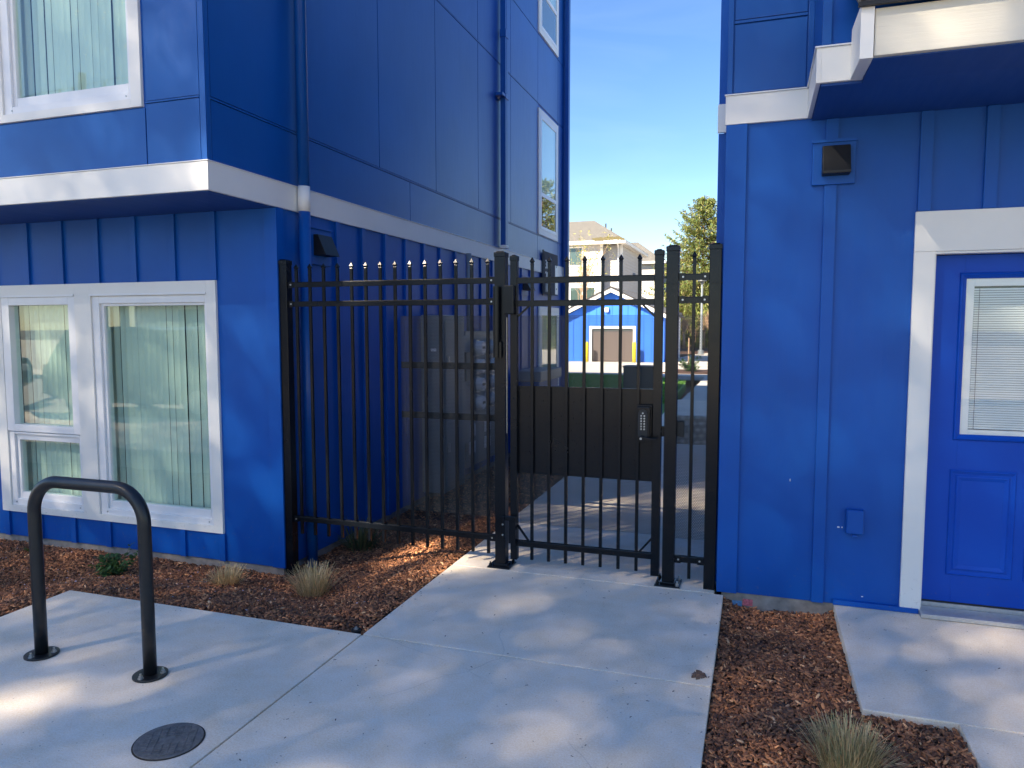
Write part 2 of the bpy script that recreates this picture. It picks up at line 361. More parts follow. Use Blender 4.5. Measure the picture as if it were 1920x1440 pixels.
# lawn beyond the gate: outline with a rounded tip
pts = [(-9, 12.2), (-1.95, 12.2), (-1.60, 13.2), (-1.66, 15), (-1.74, 17), (-1.80, 19), (-1.85, 20.6), (-1.98, 21.8), (-2.4, 22.8), (-3.2, 23.5), (-4.5, 23.9), (-9, 24.0)]
lw = build(MB().prism(pts, -0.2, 0.012, 'z'), 'lawn', GRASSM, None, 0.0); lw['kind'] = 'structure'
n = 26000; gx = rng.uniform(-6.5, -1.6, n); gy = rng.uniform(12.4, 23.9, n)
ok = (gx < -1.75-0.02*(gy-13)) & ~((gy > 21.5) & (gx > -1.85-(gy-21.5)*0.75)); gx, gy = gx[ok], gy[ok]; n = len(gx)
a = rng.uniform(0, 2*PI, n); ww = 0.012; hh = rng.uniform(.03, .06, n)
V = np.stack([np.c_[gx-ww*np.cos(a), gy-ww*np.sin(a), np.full(n, .01)], np.c_[gx+ww*np.cos(a), gy+ww*np.sin(a), np.full(n, .01)],
              np.c_[gx+rng.normal(0, .015, n), gy+rng.normal(0, .015, n), .01+hh]], 1).reshape(-1, 3)
tint = np.array([0.11, 0.25, 0.035])*rng.uniform(.6, 1.4, (n, 1))
me = np_mesh('grass_blades', V, np.arange(3*n).reshape(-1, 3), LEAF, tint)
o = mesh_obj('grass_blades', me); tag(o, 'short green grass blades of the lawn beyond the gate', 'grass', kind='stuff')

def bed(name, x0, x1, y0, y1, step, mask=None):
    nx = max(2, int((x1-x0)/step)); ny = max(2, int((y1-y0)/step))
    X, Y = np.meshgrid(np.linspace(x0, x1, nx), np.linspace(y0, y1, ny)); Z = hgt(X, Y)+rng.normal(0, 0.003, X.shape)-0.004
    V = np.c_[X.ravel(), Y.ravel(), Z.ravel()]; i = np.arange(nx*ny).reshape(ny, nx)
    F = np.c_[i[:-1, :-1].ravel(), i[:-1, 1:].ravel(), i[1:, 1:].ravel(), i[1:, :-1].ravel()]
    o = mesh_obj(name, np_mesh(name, V, F, SOIL)); o['kind'] = 'structure'; return o
bed('front_mulch_bed', -9, -1.93, 3.22, 4.6, .03)
bed('side_mulch_bed', -3.35, -1.93, 4.601, 12.2, .05)
bed('corner_mulch_bed', -9, -3.92, 1.61, 3.219, .05)
bed('door_mulch_bed', -0.165, 0.83, 0.2, 4.6, .03)

TINTS = 3.6*np.array([[.05, .022, .012], [.075, .032, .016], [.105, .045, .021], [.14, .060, .026], [.18, .080, .034], [.24, .14, .07], [.03, .015, .010]])
TP = [.20, .24, .22, .15, .08, .02, .09]
def chips(name, label, regions, lo=.009, hi=.033):
    P = []
    for x0, x1, y0, y1, dens in regions:
        n = int((x1-x0)*(y1-y0)*dens); P.append(np.c_[rng.uniform(x0, x1, n), rng.uniform(y0, y1, n)])
    P = np.concatenate(P); n = len(P)
    L = rng.lognormal(math.log((lo+hi)/2),   .55, n)/2; L = np.minimum(L, .021); W = L*rng.uniform(.16, .42, n); T = rng.uniform(.0015, .004, n)
    yawa = rng.uniform(0, 2*PI, n); pt = rng.normal(0, .38, n); rl = rng.normal(0, .35, n)
    d = np.c_[np.cos(yawa)*np.cos(pt), np.sin(yawa)*np.cos(pt), np.sin(pt)]
    s_ = np.c_[-np.sin(yawa)*np.cos(rl), np.cos(yawa)*np.cos(rl), np.sin(rl)]
    u = np.cross(d, s_); u /= np.linalg.norm(u, axis=1)[:, None]
    c = np.c_[P, hgt(P[:, 0], P[:, 1])+rng.uniform(0, .014, n)]
    corner = [(-1, -.35, 1), (-.6, -1, 1), (.8, -.8, 1), (1, .3, 1), (.5, 1, 1), (-.8, .8, 1)]
    vs = []
    for z in (1, -1):
        for (i, j, _) in corner:
            vs.append(c+d*(L*(i+rng.uniform(-.15, .15, n)))[:, None]+s_*(W*(j+rng.uniform(-.2, .2, n)))[:, None]+u*(T*z)[:, None])
    V = np.stack(vs, 1).reshape(-1, 3)
    top = [(0, 1, 2, 3), (0, 3, 4, 5)]; side = [(i, i+6, (i+1) % 6+6, (i+1) % 6) for i in range(6)]
    base = np.array(top+side); F = (base[None]+np.arange(n)[:, None, None]*12).reshape(-1, 4)
    k = rng.choice(len(TINTS), n, p=TP); t = TINTS[k]*rng.uniform(.7, 1.3, (n, 1)); t = np.repeat(t, len(base), 0)
    o = mesh_obj(name, np_mesh(name, V, F, CHIP, t)); tag(o, label, 'mulch', kind='stuff'); return o
chips('bark_chips', 'brown bark mulch between the left building and the concrete pad', [(-7.2, -1.935, 3.262, 4.50, 6500), (-7.2, -3.95, 1.7, 3.262, 4500), (-3.32, -1.935, 4.5, 6.2, 6000), (-3.32, -1.935, 6.2, 9, 1800)])
chips('bark_chips', 'brown bark mulch strip between the walkway and the blue door pad', [(-0.150, 0.45, 2.0, 4.49, 9500), (0.45, 0.80, 2.0, 3.245, 9500)])
# stray chips and debris lying on the concrete
P = []
for _ in range(150):
    if random.random() < .5: P.append((random.uniform(-1.9, -.17), random.uniform(1.9, 4.4)))
    elif random.random() < .4: P.append((XW1-abs(random.gauss(0, .05)), random.uniform(2.0, 4.3)))
    elif random.random() < .5: P.append((XW0+abs(random.gauss(0, .05)), random.uniform(3.3, 4.9)))
    elif random.random() < .4: P.append((random.uniform(-3.8, -2), 3.25-abs(random.gauss(0, .05))))
    else: P.append((random.uniform(.5, 1.5), random.uniform(3.3, 4.4)))
P += [(-0.217+random.gauss(0, .012), 3.335+random.gauss(0, .012)) for _ in range(26)]
mb = MB()
for i, (x, y) in enumerate(P):
    a = random.uniform(0, PI); l = random.uniform(.002, .009) if i < 150 else random.uniform(.008, .02); q = l*.35; h = .0012 if i < 150 else random.uniform(.003, .014)
    ca, sa = math.cos(a), math.sin(a)
    v = [(x+ca*l*i_-sa*q*j_, y+sa*l*i_+ca*q*j_, z) for z in (0.0006, h) for i_, j_ in ((-1, -.5), (.7, -1), (1, .6), (-.6, 1))]
    mb.add(v, [(0, 1, 2, 3), (4, 5, 6, 7)]+[(k, (k+1) % 4, (k+1) % 4+4, k+4) for k in range(4)])
o = build(mb, 'debris_flakes', BARK); tag(o, 'dark bark flakes and crumbs scattered on the walkway concrete', 'debris', kind='stuff')
# blossom petals on the mulch
n = 420; px = rng.uniform(-7, -2.0, n); py = rng.uniform(3.3, 4.4, n)
ok = rng.random(n) < np.where(px < -3.6, .8, .25); px, py = px[ok], py[ok]; n = len(px)
c = np.c_[px, py, hgt(px, py)+.018]; V = []
a = rng.uniform(0, 2*PI, n); s_ = rng.uniform(.004, .009, n)
for k in range(4):
    V.append(c+np.c_[np.cos(a+k*PI/2)*s_, np.sin(a+k*PI/2)*s_*.8, rng.normal(0, .002, n)])
V = np.stack(V, 1).reshape(-1, 3)
o = mesh_obj('petals', np_mesh('petals', V, np.arange(4*n).reshape(-1, 4), LEAF, np.array([.72, .62, .66])*rng.uniform(.7, 1.1, (n, 1))))
tag(o, 'pale pink blossom petals strewn over the left mulch bed', 'petals', kind='stuff')

# ------------------------------------------------------------ windows
def window_unit(win, x0, x1, y, z0, z1, fw, pane_rects, prefix=None):
    """vinyl sash ring around one pane; y = wall face, things step outwards to -y"""
def ring(mb, x0, x1, z0, z1, t, y0, y1):
    """rectangular ring, t = (left,right,bottom,top) widths, butt joined"""
    l, r, b, tt = t
    mb.box(x0, x0+l, y0, y1, z0, z1); mb.box(x1-r, x1, y0, y1, z0, z1)
    mb.box(x0+l, x1-r, y0, y1, z0, z0+b); mb.box(x0+l, x1-r, y0, y1, z1-tt, z1); return mb
def front_window(bld, dx, dz, y, top_only=False):
    T = (dx, 0, dz)
    t = MB()
    X0, X1, Z0, Z1 = -6.146+dx, -3.83+dx, .024+dz, 1.947+dz
    # flat casing boards with openings for the two units
    a0, a1, b0, b1 = -6.04+dx, -5.222+dx, -5.05+dx, -3.915+dx
    zb, zt = .078+dz, 1.858+dz
    y0, y1 = y-.022, y+.012
    t.box(X0, a0, y0, y1, Z0, Z1); t.box(a1, b0, y0, y1, Z0, Z1); t.box(b1, X1, y0, y1, Z0, Z1)
    for p, q in ((a0, a1), (b0, b1)):
        t.box(p, q, y0, y1, Z0, zb); t.box(p, q, y0, y1, zt, Z1)
    win = build(t, 'window', WHITE, bld, .002, loc=((X0+X1)/2, y, Z0))
    # head flashings
    fl = MB(); fl.box(a0+.0, a1-.0, y-.03, y-.022, zt-.012, zt+.004); fl.box(b0, b1, y-.03, y-.022, zt-.012, zt+.004)
    build(fl, 'head_flashing', VINYL, win)
    # frames
    f = MB(); ring(f, b0, b1, zb, zt-.012, (.072, .028, .05, .06), y-.008, y+.07)
    ring(f, b0+.072, b1-.028, zb+.05, zt-.072, (.03, .02, .062, .02), y+.010, y+.07)
    build(f, 'frame', VINYL, win, .004)
    f = MB(); ring(f, a0, a1, .72+dz, zt-.012, (.085, .075, .06, .065), y-.018, y+.07)
    build(f, 'sash', VINYL, win, .004)
    f = MB(); ring(f, a0, a1, zb, .715+dz, (.06, .03, .06, .02), y-.008, y+.07)
    ring(f, a0+.06, a1-.03, zb+.06, .695+dz, (.035, .025, .055, .05), y+.012, y+.07)
    build(f, 'frame', VINYL, win, .004)
    # panes
    for p, q, r, s in ((b0+.1, b1-.046, zb+.11, zt-.09), (a0+.083, a1-.073, .778+dz, zt-.075), (a0+.093, a1-.053, zb+.113, .648+dz)):
        B('pane', GLASS, win, p, q, y+.030, y+.036, r, s)
    # screw heads on the sills
    for p, r in ((a0+.05, zb+.03), (a1-.05, zb+.03), (b0+.07, zb+.025), (b1-.05, zb+.025)):
        build(MB().tube([(p, y-.012, r), (p, y-.006, r)], .006, 8), 'screw', STEEL, win)
    # vertical blinds, slat by slat, each a little differently turned
    def slats(p, q, r, s, sp, gaps=()):
        k = 0; x = p+.03
        base = MB(); 
        nseg = 4; wdt = sp*0.95
        pv = [(-wdt/2+wdt*i/nseg, .007*math.sin(PI*i/nseg)) for i in range(nseg+1)]
        vs = [(u, v, z) for z in (r, s) for u, v in pv]; m_ = nseg+1
        base.add(vs, [(i, i+1, i+1+m_, i+m_) for i in range(nseg)])
        me = base.mesh('blind_slat', BLIND, (0, 0, 0))
        while x < q:
            if k not in gaps:
                ang = random.gauss(.03, .03)
                place('blind_slat', me, (x+random.gauss(0, .0015), y+.12+random.gauss(0, .003), 0), win, (0, 0, ang))
            x += sp; k += 1
    slats(b0+.02, b1-.0, zb+.02, zt-.02, .0600)
    slats(a0+.02, a1-.0, zb+.02, zt-.02, .0580, ())
    B('blind_headrail', VINYL, win, a0+.0, b1, y+.10, y+.15, zt-.03, zt+.02)
    return win

# ------------------------------------------------------------ left building
LB = thing('apartment_building', 'blue three-storey apartment building with white band and overhang, left of the gate', 'building', (-3.3, 4.49, -.255))
SX = -3.3; LY = 4.49; UY = 3.815; LTOP = 7.75; LEND = 12.7; LBW = -12
w_ = MB()
# lower front wall around the window opening, side wall, back, upper front wall around its opening
def wall_open(mb, x0, x1, y0, y1, z0, z1, ox0, ox1, oz0, oz1):
    mb.box(x0, ox0, y0, y1, z0, z1); mb.box(ox1, x1, y0, y1, z0, z1); mb.box(ox0, ox1, y0, y1, z0, oz0); mb.box(ox0, ox1, y0, y1, oz1, z1)
wall_open(w_, LBW, SX, LY, LY+.12, -.19, 2.46, -6.04, -3.915, .078, 1.858)
wall_open(w_, LBW, SX, UY, UY+.12, 2.47, LTOP, -6.04+.048, -3.915+.048, .078+2.99, 1.858+2.99)
w_.box(SX-.12, SX, LY+.12, LEND, -.19, 2.47); w_.box(SX-.12, SX, UY+.12, LEND, 2.47, LTOP)
w_.box(LBW, SX-.12, LEND-.12, LEND, -.19, LTOP); w_.box(LBW, LBW+.12, UY+.12, LEND-.12, -.19, LTOP)
w_.box(LBW+.12, SX-.12, LY+.12, LEND-.12, 2.5, 2.6)
build(w_, 'wall', BLUE, LB)
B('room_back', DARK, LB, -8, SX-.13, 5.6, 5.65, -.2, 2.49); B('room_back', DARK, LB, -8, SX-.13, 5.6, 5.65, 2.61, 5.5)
B('roof', GROOF, LB, LBW, SX+.02, UY-.02, LEND+.02, LTOP, LTOP+.05)
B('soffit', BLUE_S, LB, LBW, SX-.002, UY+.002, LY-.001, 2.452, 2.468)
B('foundation', FOUND, LB, LBW, SX-.012, LY+.012, LEND, -.6, -.188, .004)
# white band
band = MB(); band.box(LBW, SX+.022, UY-.022, UY+.0, 2.457, 2.637); band.box(SX, SX+.022, UY, LEND+.02, 2.457, 2.637)
build(band, 'band', WHITE, LB, .002)
bf = MB(); bf.box(LBW, SX+.028, UY-.028, UY, 2.638, 2.643); bf.box(SX, SX+.028, UY, LEND+.02, 2.638, 2.643); build(bf, 'flashing', VINYL, LB)
# corner boards
cb = MB(); cb.box(SX-.09, SX+.018, LY-.018, LY-.0005, -.19, 2.451); cb.box(SX+.0005, SX+.018, LY, LY+.07, -.19, 2.456); build(cb, 'corner_board', BLUE, LB, .002)
cb = MB(); cb.box(SX-.03, SX+.014, UY-.014, UY-.0005, 2.645, LTOP); cb.box(SX+.0005, SX+.014, UY, UY+.03, 2.645, LTOP); build(cb, 'corner_trim', BLUE_R, LB, .003)
cb = MB(); cb.box(SX+.0005, SX+.03, LEND-.10, LEND+.03, 2.645, LTOP); cb.box(SX+.0005, SX+.03, LEND-.10, LEND+.03, -.19, 2.456); build(cb, 'corner_board', BLUE, LB, .002)
# battens (front lower wall)
def batten_mesh(h, wd=.052, dp=.019, axis='x'):
    m = MB()
    if axis == 'x': m.box(-wd/2, wd/2, -dp, -.0005, 0, h)
    else: m.box(.0005, dp, -wd/2, wd/2, 0, h)
    return m.mesh('batten', BLUE, (0, 0, 0), .002)
hi_f = batten_mesh(2.451-1.948); lo_f = batten_mesh(.023+.19); full_f = batten_mesh(2.451+.19)
for k in range(12):
    x = -3.846-.3765*k
    if -6.16 < x < -3.82:
        place('batten', hi_f, (x, LY, 1.9485), LB); place('batten', lo_f, (x, LY, -.19), LB)
    else: place('batten', full_f, (x, LY, -.19), LB)
full_s = batten_mesh(2.456+.19, .052, .021, 'y')
for k in range(18):
    y = 5.285+.4125*k
    if y > 11.0: break
    place('batten', full_s, (SX, y, -.19), LB)
# upper panels
def panel_s(y0, y1, z0, z1):
    return B('panel', BLUE_R, LB, SX+.0008, SX+.009, y0+.005, y1-.005, z0+.004, z1-.004, .0015, loc=(SX, (y0+y1)/2, z0))
def panel_f(x0, x1, z0, z1):
    return B('panel', BLUE_R, LB, x0+.005, x1-.005, UY-.009, UY-.0008, z0+.004, z1-.004, .0015, loc=((x0+x1)/2, UY, z0))
rows = [(2.645, 3.026, [3.85, 6.63, 9.07, 11.05, 12.24, 12.6]), (3.042, 5.035, [3.85, 4.79, 6.02, 7.255, 8.5, 9.745, 11.055]), (5.05, 6.075, [3.85, 4.79, 6.02, 7.255, 8.5, 9.745, 11.055, 12.24, 12.6]), (6.09, LTOP, [3.85, 4.79, 6.02, 7.255, 8.5, 9.745, 11.055])]
for z0, z1, js in rows:
    for a, b in zip(js[:-1], js[1:]): panel_s(a, b, z0, z1)
panel_s(12.24, 12.6, 3.042, 5.035); panel_s(12.24, 12.6, 6.09, LTOP)
for z in (3.034, 5.0425, 6.0825):
    fl = MB(); fl.box(SX+.0008, SX+.013, 3.83, LEND-.1, z-.0065, z+.0045); build(fl, 'flashing', BLUE_R, LB, .001)
for a, b, z0, z1 in ((-3.763, -3.332, 2.645, 3.03), (-3.763, -3.332, 3.042, 5.035), (-3.763, -3.332, 5.05, LTOP), (-6.2, -3.763, 2.645, 3.008), (-8.65, -6.2, 2.645, 3.008), (-6.11, -3.79, 5.05, LTOP), (-8.65, -6.12, 3.042, 5.035)):
    panel_f(a, b, z0, z1)
fl = MB(); fl.box(-3.763, -3.335, UY-.013, UY-.001, 3.031, 3.041); build(fl, 'flashing', BLUE_R, LB)
front_window(LB, 0, 0, LY); front_window(LB, .048, 2.99, UY)
# side windows
def side_window(y0, y1, z0, z1, split, name='window'):
    t = MB()
    def rg(mb, a0, a1, b0, b1, t_, x0, x1):
        mb.box(x0, x1, a0, a0+t_, b0, b1); mb.box(x0, x1, a1-t_, a1, b0, b1); mb.box(x0, x1, a0+t_, a1-t_, b0, b0+t_); mb.box(x0, x1, a0+t_, a1-t_, b1-t_, b1)
    rg(t, y0, y1, z0, z1, .09, SX+.001, SX+.03)
    wn = build(t, name, WHITE, LB, .002, loc=(SX, (y0+y1)/2, z0))
    f = MB(); rg(f, y0+.09, y1-.09, z0+.09, z1-.09, .05, SX+.001, SX+.034); f.box(SX+.001, SX+.034, y0+.14, y1-.14, split-.03, split+.03)
    build(f, 'frame', VINYL, wn, .003)
    B('pane', GLASS, wn, SX+.022, SX+.025, y0+.14, y1-.14, z0+.14, split-.03); B('pane', GLASS, wn, SX+.022, SX+.025, y0+.14, y1-.14, split+.03, z1-.14)
    B('blind', DARK, wn, SX+.001, SX+.004, y0+.14, y1-.14, z0+.14, split-.03); B('blind', BLIND, wn, SX+.001, SX+.004, y0+.14, y1-.14, split+.03, z1-.14)
    return wn
side_window(11.06, 12.2, 3.045, 4.975, 3.68); side_window(11.06, 12.2, 6.10, LTOP-.05, 6.75); side_window(11.10, 12.3, .10, 1.92, .62)
# downspouts
def downspout(y, z0, z1, r=.043, bands=True, rect=False):
    m = MB()
    xc = SX+.022+r+.012
    if rect:
        m.box(xc-.035, xc+.035, y-.05, y-.006, z0, z1); m.box(xc-.035, xc+.035, y+.006, y+.05, z0, z1); m.box(xc-.030, xc+.030, y-.006, y+.006, z0, z1)
    else: m.tube([(xc, y, z0), (xc, y, 2.456)], r, 24); m.tube([(xc, y, 2.640), (xc, y, z1)], r, 24)
    d = build(m, 'downspout', BLUE_R, LB, smooth=not rect)
    return d, xc
d, xc = downspout(4.735, -.25, LTOP)
tag(d, 'round blue downspout beside the overhang')
build(MB().tube([(xc, 4.735, 2.456), (xc, 4.735, 2.640)], .0445, 24), 'painted_section', WHITE, d, smooth=True)
d, xc = downspout(9.28, 2.665, LTOP, rect=True)
for z in (4.6, 6.3): build(MB().box(SX+.009, xc+.04, 9.10, 9.34, z-.018, z+.018).box(xc-.045, xc+.045, 9.22, 9.34, z-.03, z+.03), 'bracket', BLUE_R, d, .003)
build(MB().box(xc-.045, xc+.045, 9.22, 9.34, 2.64, 2.68), 'outlet', WHITE, d, .003)
for z in (5.35,): build(MB().box(xc-.042, xc+.042, 9.222, 9.338, z, z+.10), 'coupling', BLUE_R, d, .004)
d, xc = downspout(12.62, -.2, LTOP, rect=True)
# vent hoods on the side wall
def hood_x(y, z, w2=.10, h=.16, out=.11):
    p = B('vent_plate', BLUE, LB, SX+.0005, SX+.026, y-w2-.05, y+w2+.05, z-h/2-.07, z+h/2+.06, .003, loc=(SX, y, z))
    m = MB().prism([(SX+.026, z+h/2), (SX+.026+out*.35, z+h/2), (SX+.026+out, z-h/2), (SX+.026, z-h/2)], y-w2, y+w2, 'y'); build(m, 'hood', HOOD, p, .004)
    B('shield', BLUE, p, SX+.026, SX+.040, y-w2-.05, y+w2+.05, z+h/2+.045, z+h/2+.06, .001)
hood_x(5.02, 2.235); hood_x(10.35, 2.21, .12, .15, .13)
# address sign on the side wall
sg = thing('address_sign', 'grey metal unit number sign reading 301 201 101 on the left building side wall', 'sign', (SX+.05, 11.68, 2.1))
SIGNM = flat('matt_grey_sign', (.10, .10, .105), .95, 0, .05, 10, 0); SIGNM.node_tree.nodes['Principled BSDF'].inputs['Specular IOR Level'].default_value = .1
B('plate', SIGNM, sg, SX+.055, SX+.062, 11.26, 12.08, 2.12, 2.80, .002); B('spacer', DARKBOX, sg, SX+.031, SX+.055, 11.24, 11.27, 2.10, 2.82, .001)
B('side_strip', VINYL, sg, SX+.063, SX+.066, 11.90, 12.07, 2.14, 2.62)
for t_, z in (('301', 2.53), ('201', 2.345), ('101', 2.16)):
    me = text_mesh(t_, .20, .002, VINYL, 'number'); o = place('number', me, (SX+.064, 11.30, z), sg, (PI/2, 0, PI/2))
    me = text_mesh(t_[0]+'04', .10, .001, VINYL, 'number'); 
    build(MB().tube([(SX+.0662, 11.98, z+.07), (SX+.068, 11.98, z+.07)], .018, 10), 'dot', DARKBOX, sg)

# electrical gear on the side wall, seen through the fence
el = thing('electrical_cabinet', 'tall grey electrical cabinet on the left wall behind the fence screen', 'electrical cabinet', (-3.2, 7.2, -.15))
B('body', GREYBOX, el, SX+.03, -3.02, 6.80, 7.35, -.12, 1.72, .006)
B('door', GREYBOX, el, -3.018, -3.006, 6.83, 7.32, -.06, 1.66, .003)
for z in (.35, 1.25): build(MB().box(-3.005, -2.985, 6.86, 6.885, z-.05, z+.05), 'latch', STEEL, el, .002)
B('nameplate', VINYL, el, -3.28+.12, -3.28+.18, 6.796, 6.80, 1.35, 1.38)
el2 = thing('disconnect_box', 'shorter grey disconnect box with lever beside the meters', 'electrical box', (-3.2, 7.6, 0))
B('body', GREYBOX, el2, SX+.03, -3.06, 7.40, 7.62, .30, 1.50, .005)
build(MB().box(-3.058, -3.035, 7.45, 7.57, 1.0, 1.32), 'cover', DARKBOX, el2, .004)
build(MB().bar((-3.03, 7.5, .95), (-2.97, 7.5, .98), .02), 'lever', STEEL, el2)
mt = thing('meter_bank', 'grey wall-mounted bank of eight round electricity meters', 'electricity meters', (-3.2, 8.1, 0))
B('enclosure', GREYBOX, mt, SX+.03, -3.12, 7.64, 8.75, -.02, 1.55, .005)
for yy in (7.80, 8.30):
    for z in (1.36, 1.15, .94, .73):
        mm = build(MB().tube([(-3.12, yy, z), (-3.03, yy, z)], .092, 24), 'meter', ALU, mt, smooth=False)
        build(MB().tube([(-3.03, yy, z), (-2.97, yy, z), (-2.96, yy, z)], [.080, .078, .070], 24), 'glass_cover', VINYL, mm)
        build(MB().box(-2.96, -2.957, yy-.045, yy+.045, z-.012, z+.018), 'dial', DARKBOX, mm)
    for z in (.40, .20): B('breaker_cover', VINYL, mt, -3.118, -3.10, yy-.09, yy+.09, z-.07, z+.07, .003)
cdt = thing('conduit', 'grey conduit rising from the meter bank', 'pipe', (-3.2, 8.0, 1.55)); build(MB().tube([(-3.2, 7.95, 1.55), (-3.2, 7.95, 2.45)], .03, 14), 'pipe', GREYBOX, cdt, smooth=True)
ub = thing('utility_box', 'low blue utility box at the foot of the left wall beyond the fence', 'utility box', (-3.1, 10.4, 0)); B('body', BLUE, ub, SX+.022, -2.92, 9.9, 10.95, -.2, .82, .01); B('lid', GREYBOX, ub, SX+.022, -2.88, 9.85, 11.0, .82, .97, .01)

# ------------------------------------------------------------ right building
RX = -.2; RY = 4.49; RTOP = 5.9
RB = thing('apartment_building', 'blue building with white-framed blue entry door, right of the gate', 'building', (0.5, 4.49, 0))
w_ = MB(); wall_open(w_, RX, 6.5, RY, RY+.12, 0.0, 2.757, .895, 1.84, 0.0, 2.045)
w_.box(RX, .258, RY, RY+.12, 2.757, RTOP)
w_.box(RX, RX+.12, RY+.12, 12.9, 0, RTOP); w_.box(6.38, 6.5, RY+.12, 12.9, 0, RTOP); w_.box(RX+.12, 6.38, 12.78, 12.9, 0, RTOP)
w_.box(-.25, RX, 4.65, 12.9, 0, 2.755); w_.box(-.25, RX, 4.65, 12.9, 2.925, RTOP)
build(w_, 'wall', BLUE, RB)
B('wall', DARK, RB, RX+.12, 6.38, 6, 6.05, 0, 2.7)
BYF = 3.875
w_ = MB(); w_.box(.258, 6.5, BYF, BYF+.1, 2.76, RTOP); w_.box(.258, .358, BYF+.1, RY, 2.76, RTOP); build(w_, 'bay_wall', BLUE, RB)
B('roof', GROOF, RB, RX-.05, 6.6, 3.8, 12.95, RTOP, RTOP+.06)
B('foundation', FOUND, RB, RX+.03, 6.5, RY+.006, 12.9, -.5, -.001, .004)
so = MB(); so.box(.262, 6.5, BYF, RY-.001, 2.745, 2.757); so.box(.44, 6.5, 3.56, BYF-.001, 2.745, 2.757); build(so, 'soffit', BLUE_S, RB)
bd = MB(); bd.box(RX-.004, .236, RY-.022, RY-.0005, 2.757, 2.918); bd.box(.236, .2575, BYF-.022, RY-.0005, 2.757, 2.918); bd.box(.2575, .44, BYF-.022, BYF-.0005, 2.757, 2.918)
bd.box(-.255, -.204, 4.628, 4.6495, 2.757, 2.922)
build(bd, 'band', WHITE, RB, .002)
bf = MB(); bf.box(RX-.01, .23, RY-.03, RY-.001, 2.919, 2.925); bf.box(.228, .2575, BYF-.03, RY-.031, 2.919, 2.925); bf.box(.258, .40, BYF-.03, BYF-.001, 2.919, 2.925); build(bf, 'flashing', VINYL, RB)
# upper panels on the right building
def panel_r(x0, x1, z0, z1): return B('panel', BLUE_R, RB, x0+.004, x1-.004, RY-.009, RY-.0008, z0+.004, z1-.004, .0015, loc=((x0+x1)/2, RY, z0))
for z0, z1 in ((2.93, 3.315), (3.335, 5.3)): panel_r(-.165, .225, z0, z1)
fl = MB(); fl.box(-.163, .222, RY-.014, RY-.001, 3.318, 3.332); build(fl, 'flashing', BLUE_R, RB)
cb = MB(); cb.box(-.198, -.169, RY-.016, RY-.0005, 2.93, RTOP); cb.box(.228, .2575, RY-.016, RY-.0005, 2.93, RTOP); build(cb, 'corner_trim', BLUE_R, RB, .002)
cb = MB(); cb.box(.2585, .30, BYF-.016, BYF-.0005, 2.93, RTOP); build(cb, 'corner_trim', BLUE_R, RB, .002)
cb = MB(); cb.box(-.198, -.082, RY-.02, RY-.0005, 0, 2.756); build(cb, 'corner_board', BLUE, RB, .002)
bm1 = batten_mesh(2.384, .064); place('batten', bm1, (.366, RY, 0), RB); place('batten', batten_mesh(2.744-2.628, .064), (.366, RY, 2.628), RB)
bm2 = batten_mesh(2.744-2.218, .062)
for x in (.833, 1.138, 1.443, 1.748, 2.053): place('batten', bm2, (x, RY, 2.2175), RB)
# vent on the front
vp = B('vent_plate', BLUE, RB, .268, .488, RY-.03, RY-.0005, 2.385, 2.627, .003, loc=(.378, RY, 2.5))
B('shield', BLUE, vp, .264, .492, RY-.045, RY-.0305, 2.612, 2.628, .001)
build(MB().prism([(RY-.03, 2.59), (RY-.06, 2.59), (RY-.115, 2.445), (RY-.115, 2.43), (RY-.03, 2.43)], .316, .458, 'x'), 'hood', HOOD, vp, .004)
# outlet cover
oc = B('outlet_cover', BLUE, RB, .503, .594, RY-.045, RY-.0005, .425, .565, .008, loc=(.55, RY, .5))
build(MB().box(.507, .590, RY-.052, RY-.045, .432, .560).box(.535, .562, RY-.048, RY-.02, .412, .424), 'lid', BLUE, oc, .004)
o = build(MB().box(.462, .474, RY-.0012, RY-.0002, .448, .455).box(.484, .490, RY-.0012, RY-.0002, .448, .455), 'paint_fleck', VINYL, RB)
sp = build(MB().box(.60, .610, RY-.0012, RY-.0002, .055, .060).box(.20, .2025, RY-.0012, RY-.0002, .70, .715), 'paint_fleck', VINYL, RB)
B('base_trim', BLUE, RB, .45, .888, RY-.03, RY-.0005, .002, .03, .002)
# porch beam
beam = NB('rough_sawn_white_paint'); fb = beam.noise(beam.pos((5, 40, 70)), 1, 6, .75)
fk = beam.n('ShaderNodeTexVoronoi'); fk.inputs['Scale'].default_value = 5; beam.link(beam.pos((1, 1, 1)), fk.inputs['Vector'])
knot = beam.math('LESS_THAN', fk.outputs['Distance'], .045)
crack = beam.ramp(beam.noise(beam.pos((1.1, 4, 42)), 1, 3, .5), [(.662, (0, 0, 0)), (.672, (1, 1, 1)), (.684, (0, 0, 0))])
cc = beam.mix(beam.math('MULTIPLY', knot, .5), (0.70, 0.655, 0.55), (.30, .24, .16)); cc = beam.mix(beam.math('MULTIPLY', crack, .35), cc, (.3, .27, .22))
beam.base(cc); beam.rough(.85); beam.set(Specular_IOR_Level=.15)
beam.bump(fb, .5, .004); BEAM = beam.m
bm_ = B('porch_beam', BEAM, RB, .442, 6.4, 3.53, 3.57, 2.750, 2.945, .004)
eb = MB(); eb.prism([(3.515, 2.738), (3.515, 2.965), (BYF-.023, 2.985), (BYF-.023, 2.757), (3.58, 2.738)], .385, .438, 'x'); build(eb, 'porch_beam_end', WHITE, RB, .002)
rf = MB(); rf.prism([(3.50, 2.965), (3.50, 2.98), (BYF-.001, 3.20), (BYF-.001, 3.18)], .37, 6.5, 'x'); build(rf, 'porch_roof', GROOF, RB)
build(MB().box(.372, 6.5, 3.492, 3.512, 2.948, 2.966), 'drip_edge', HOOD, RB, .001)
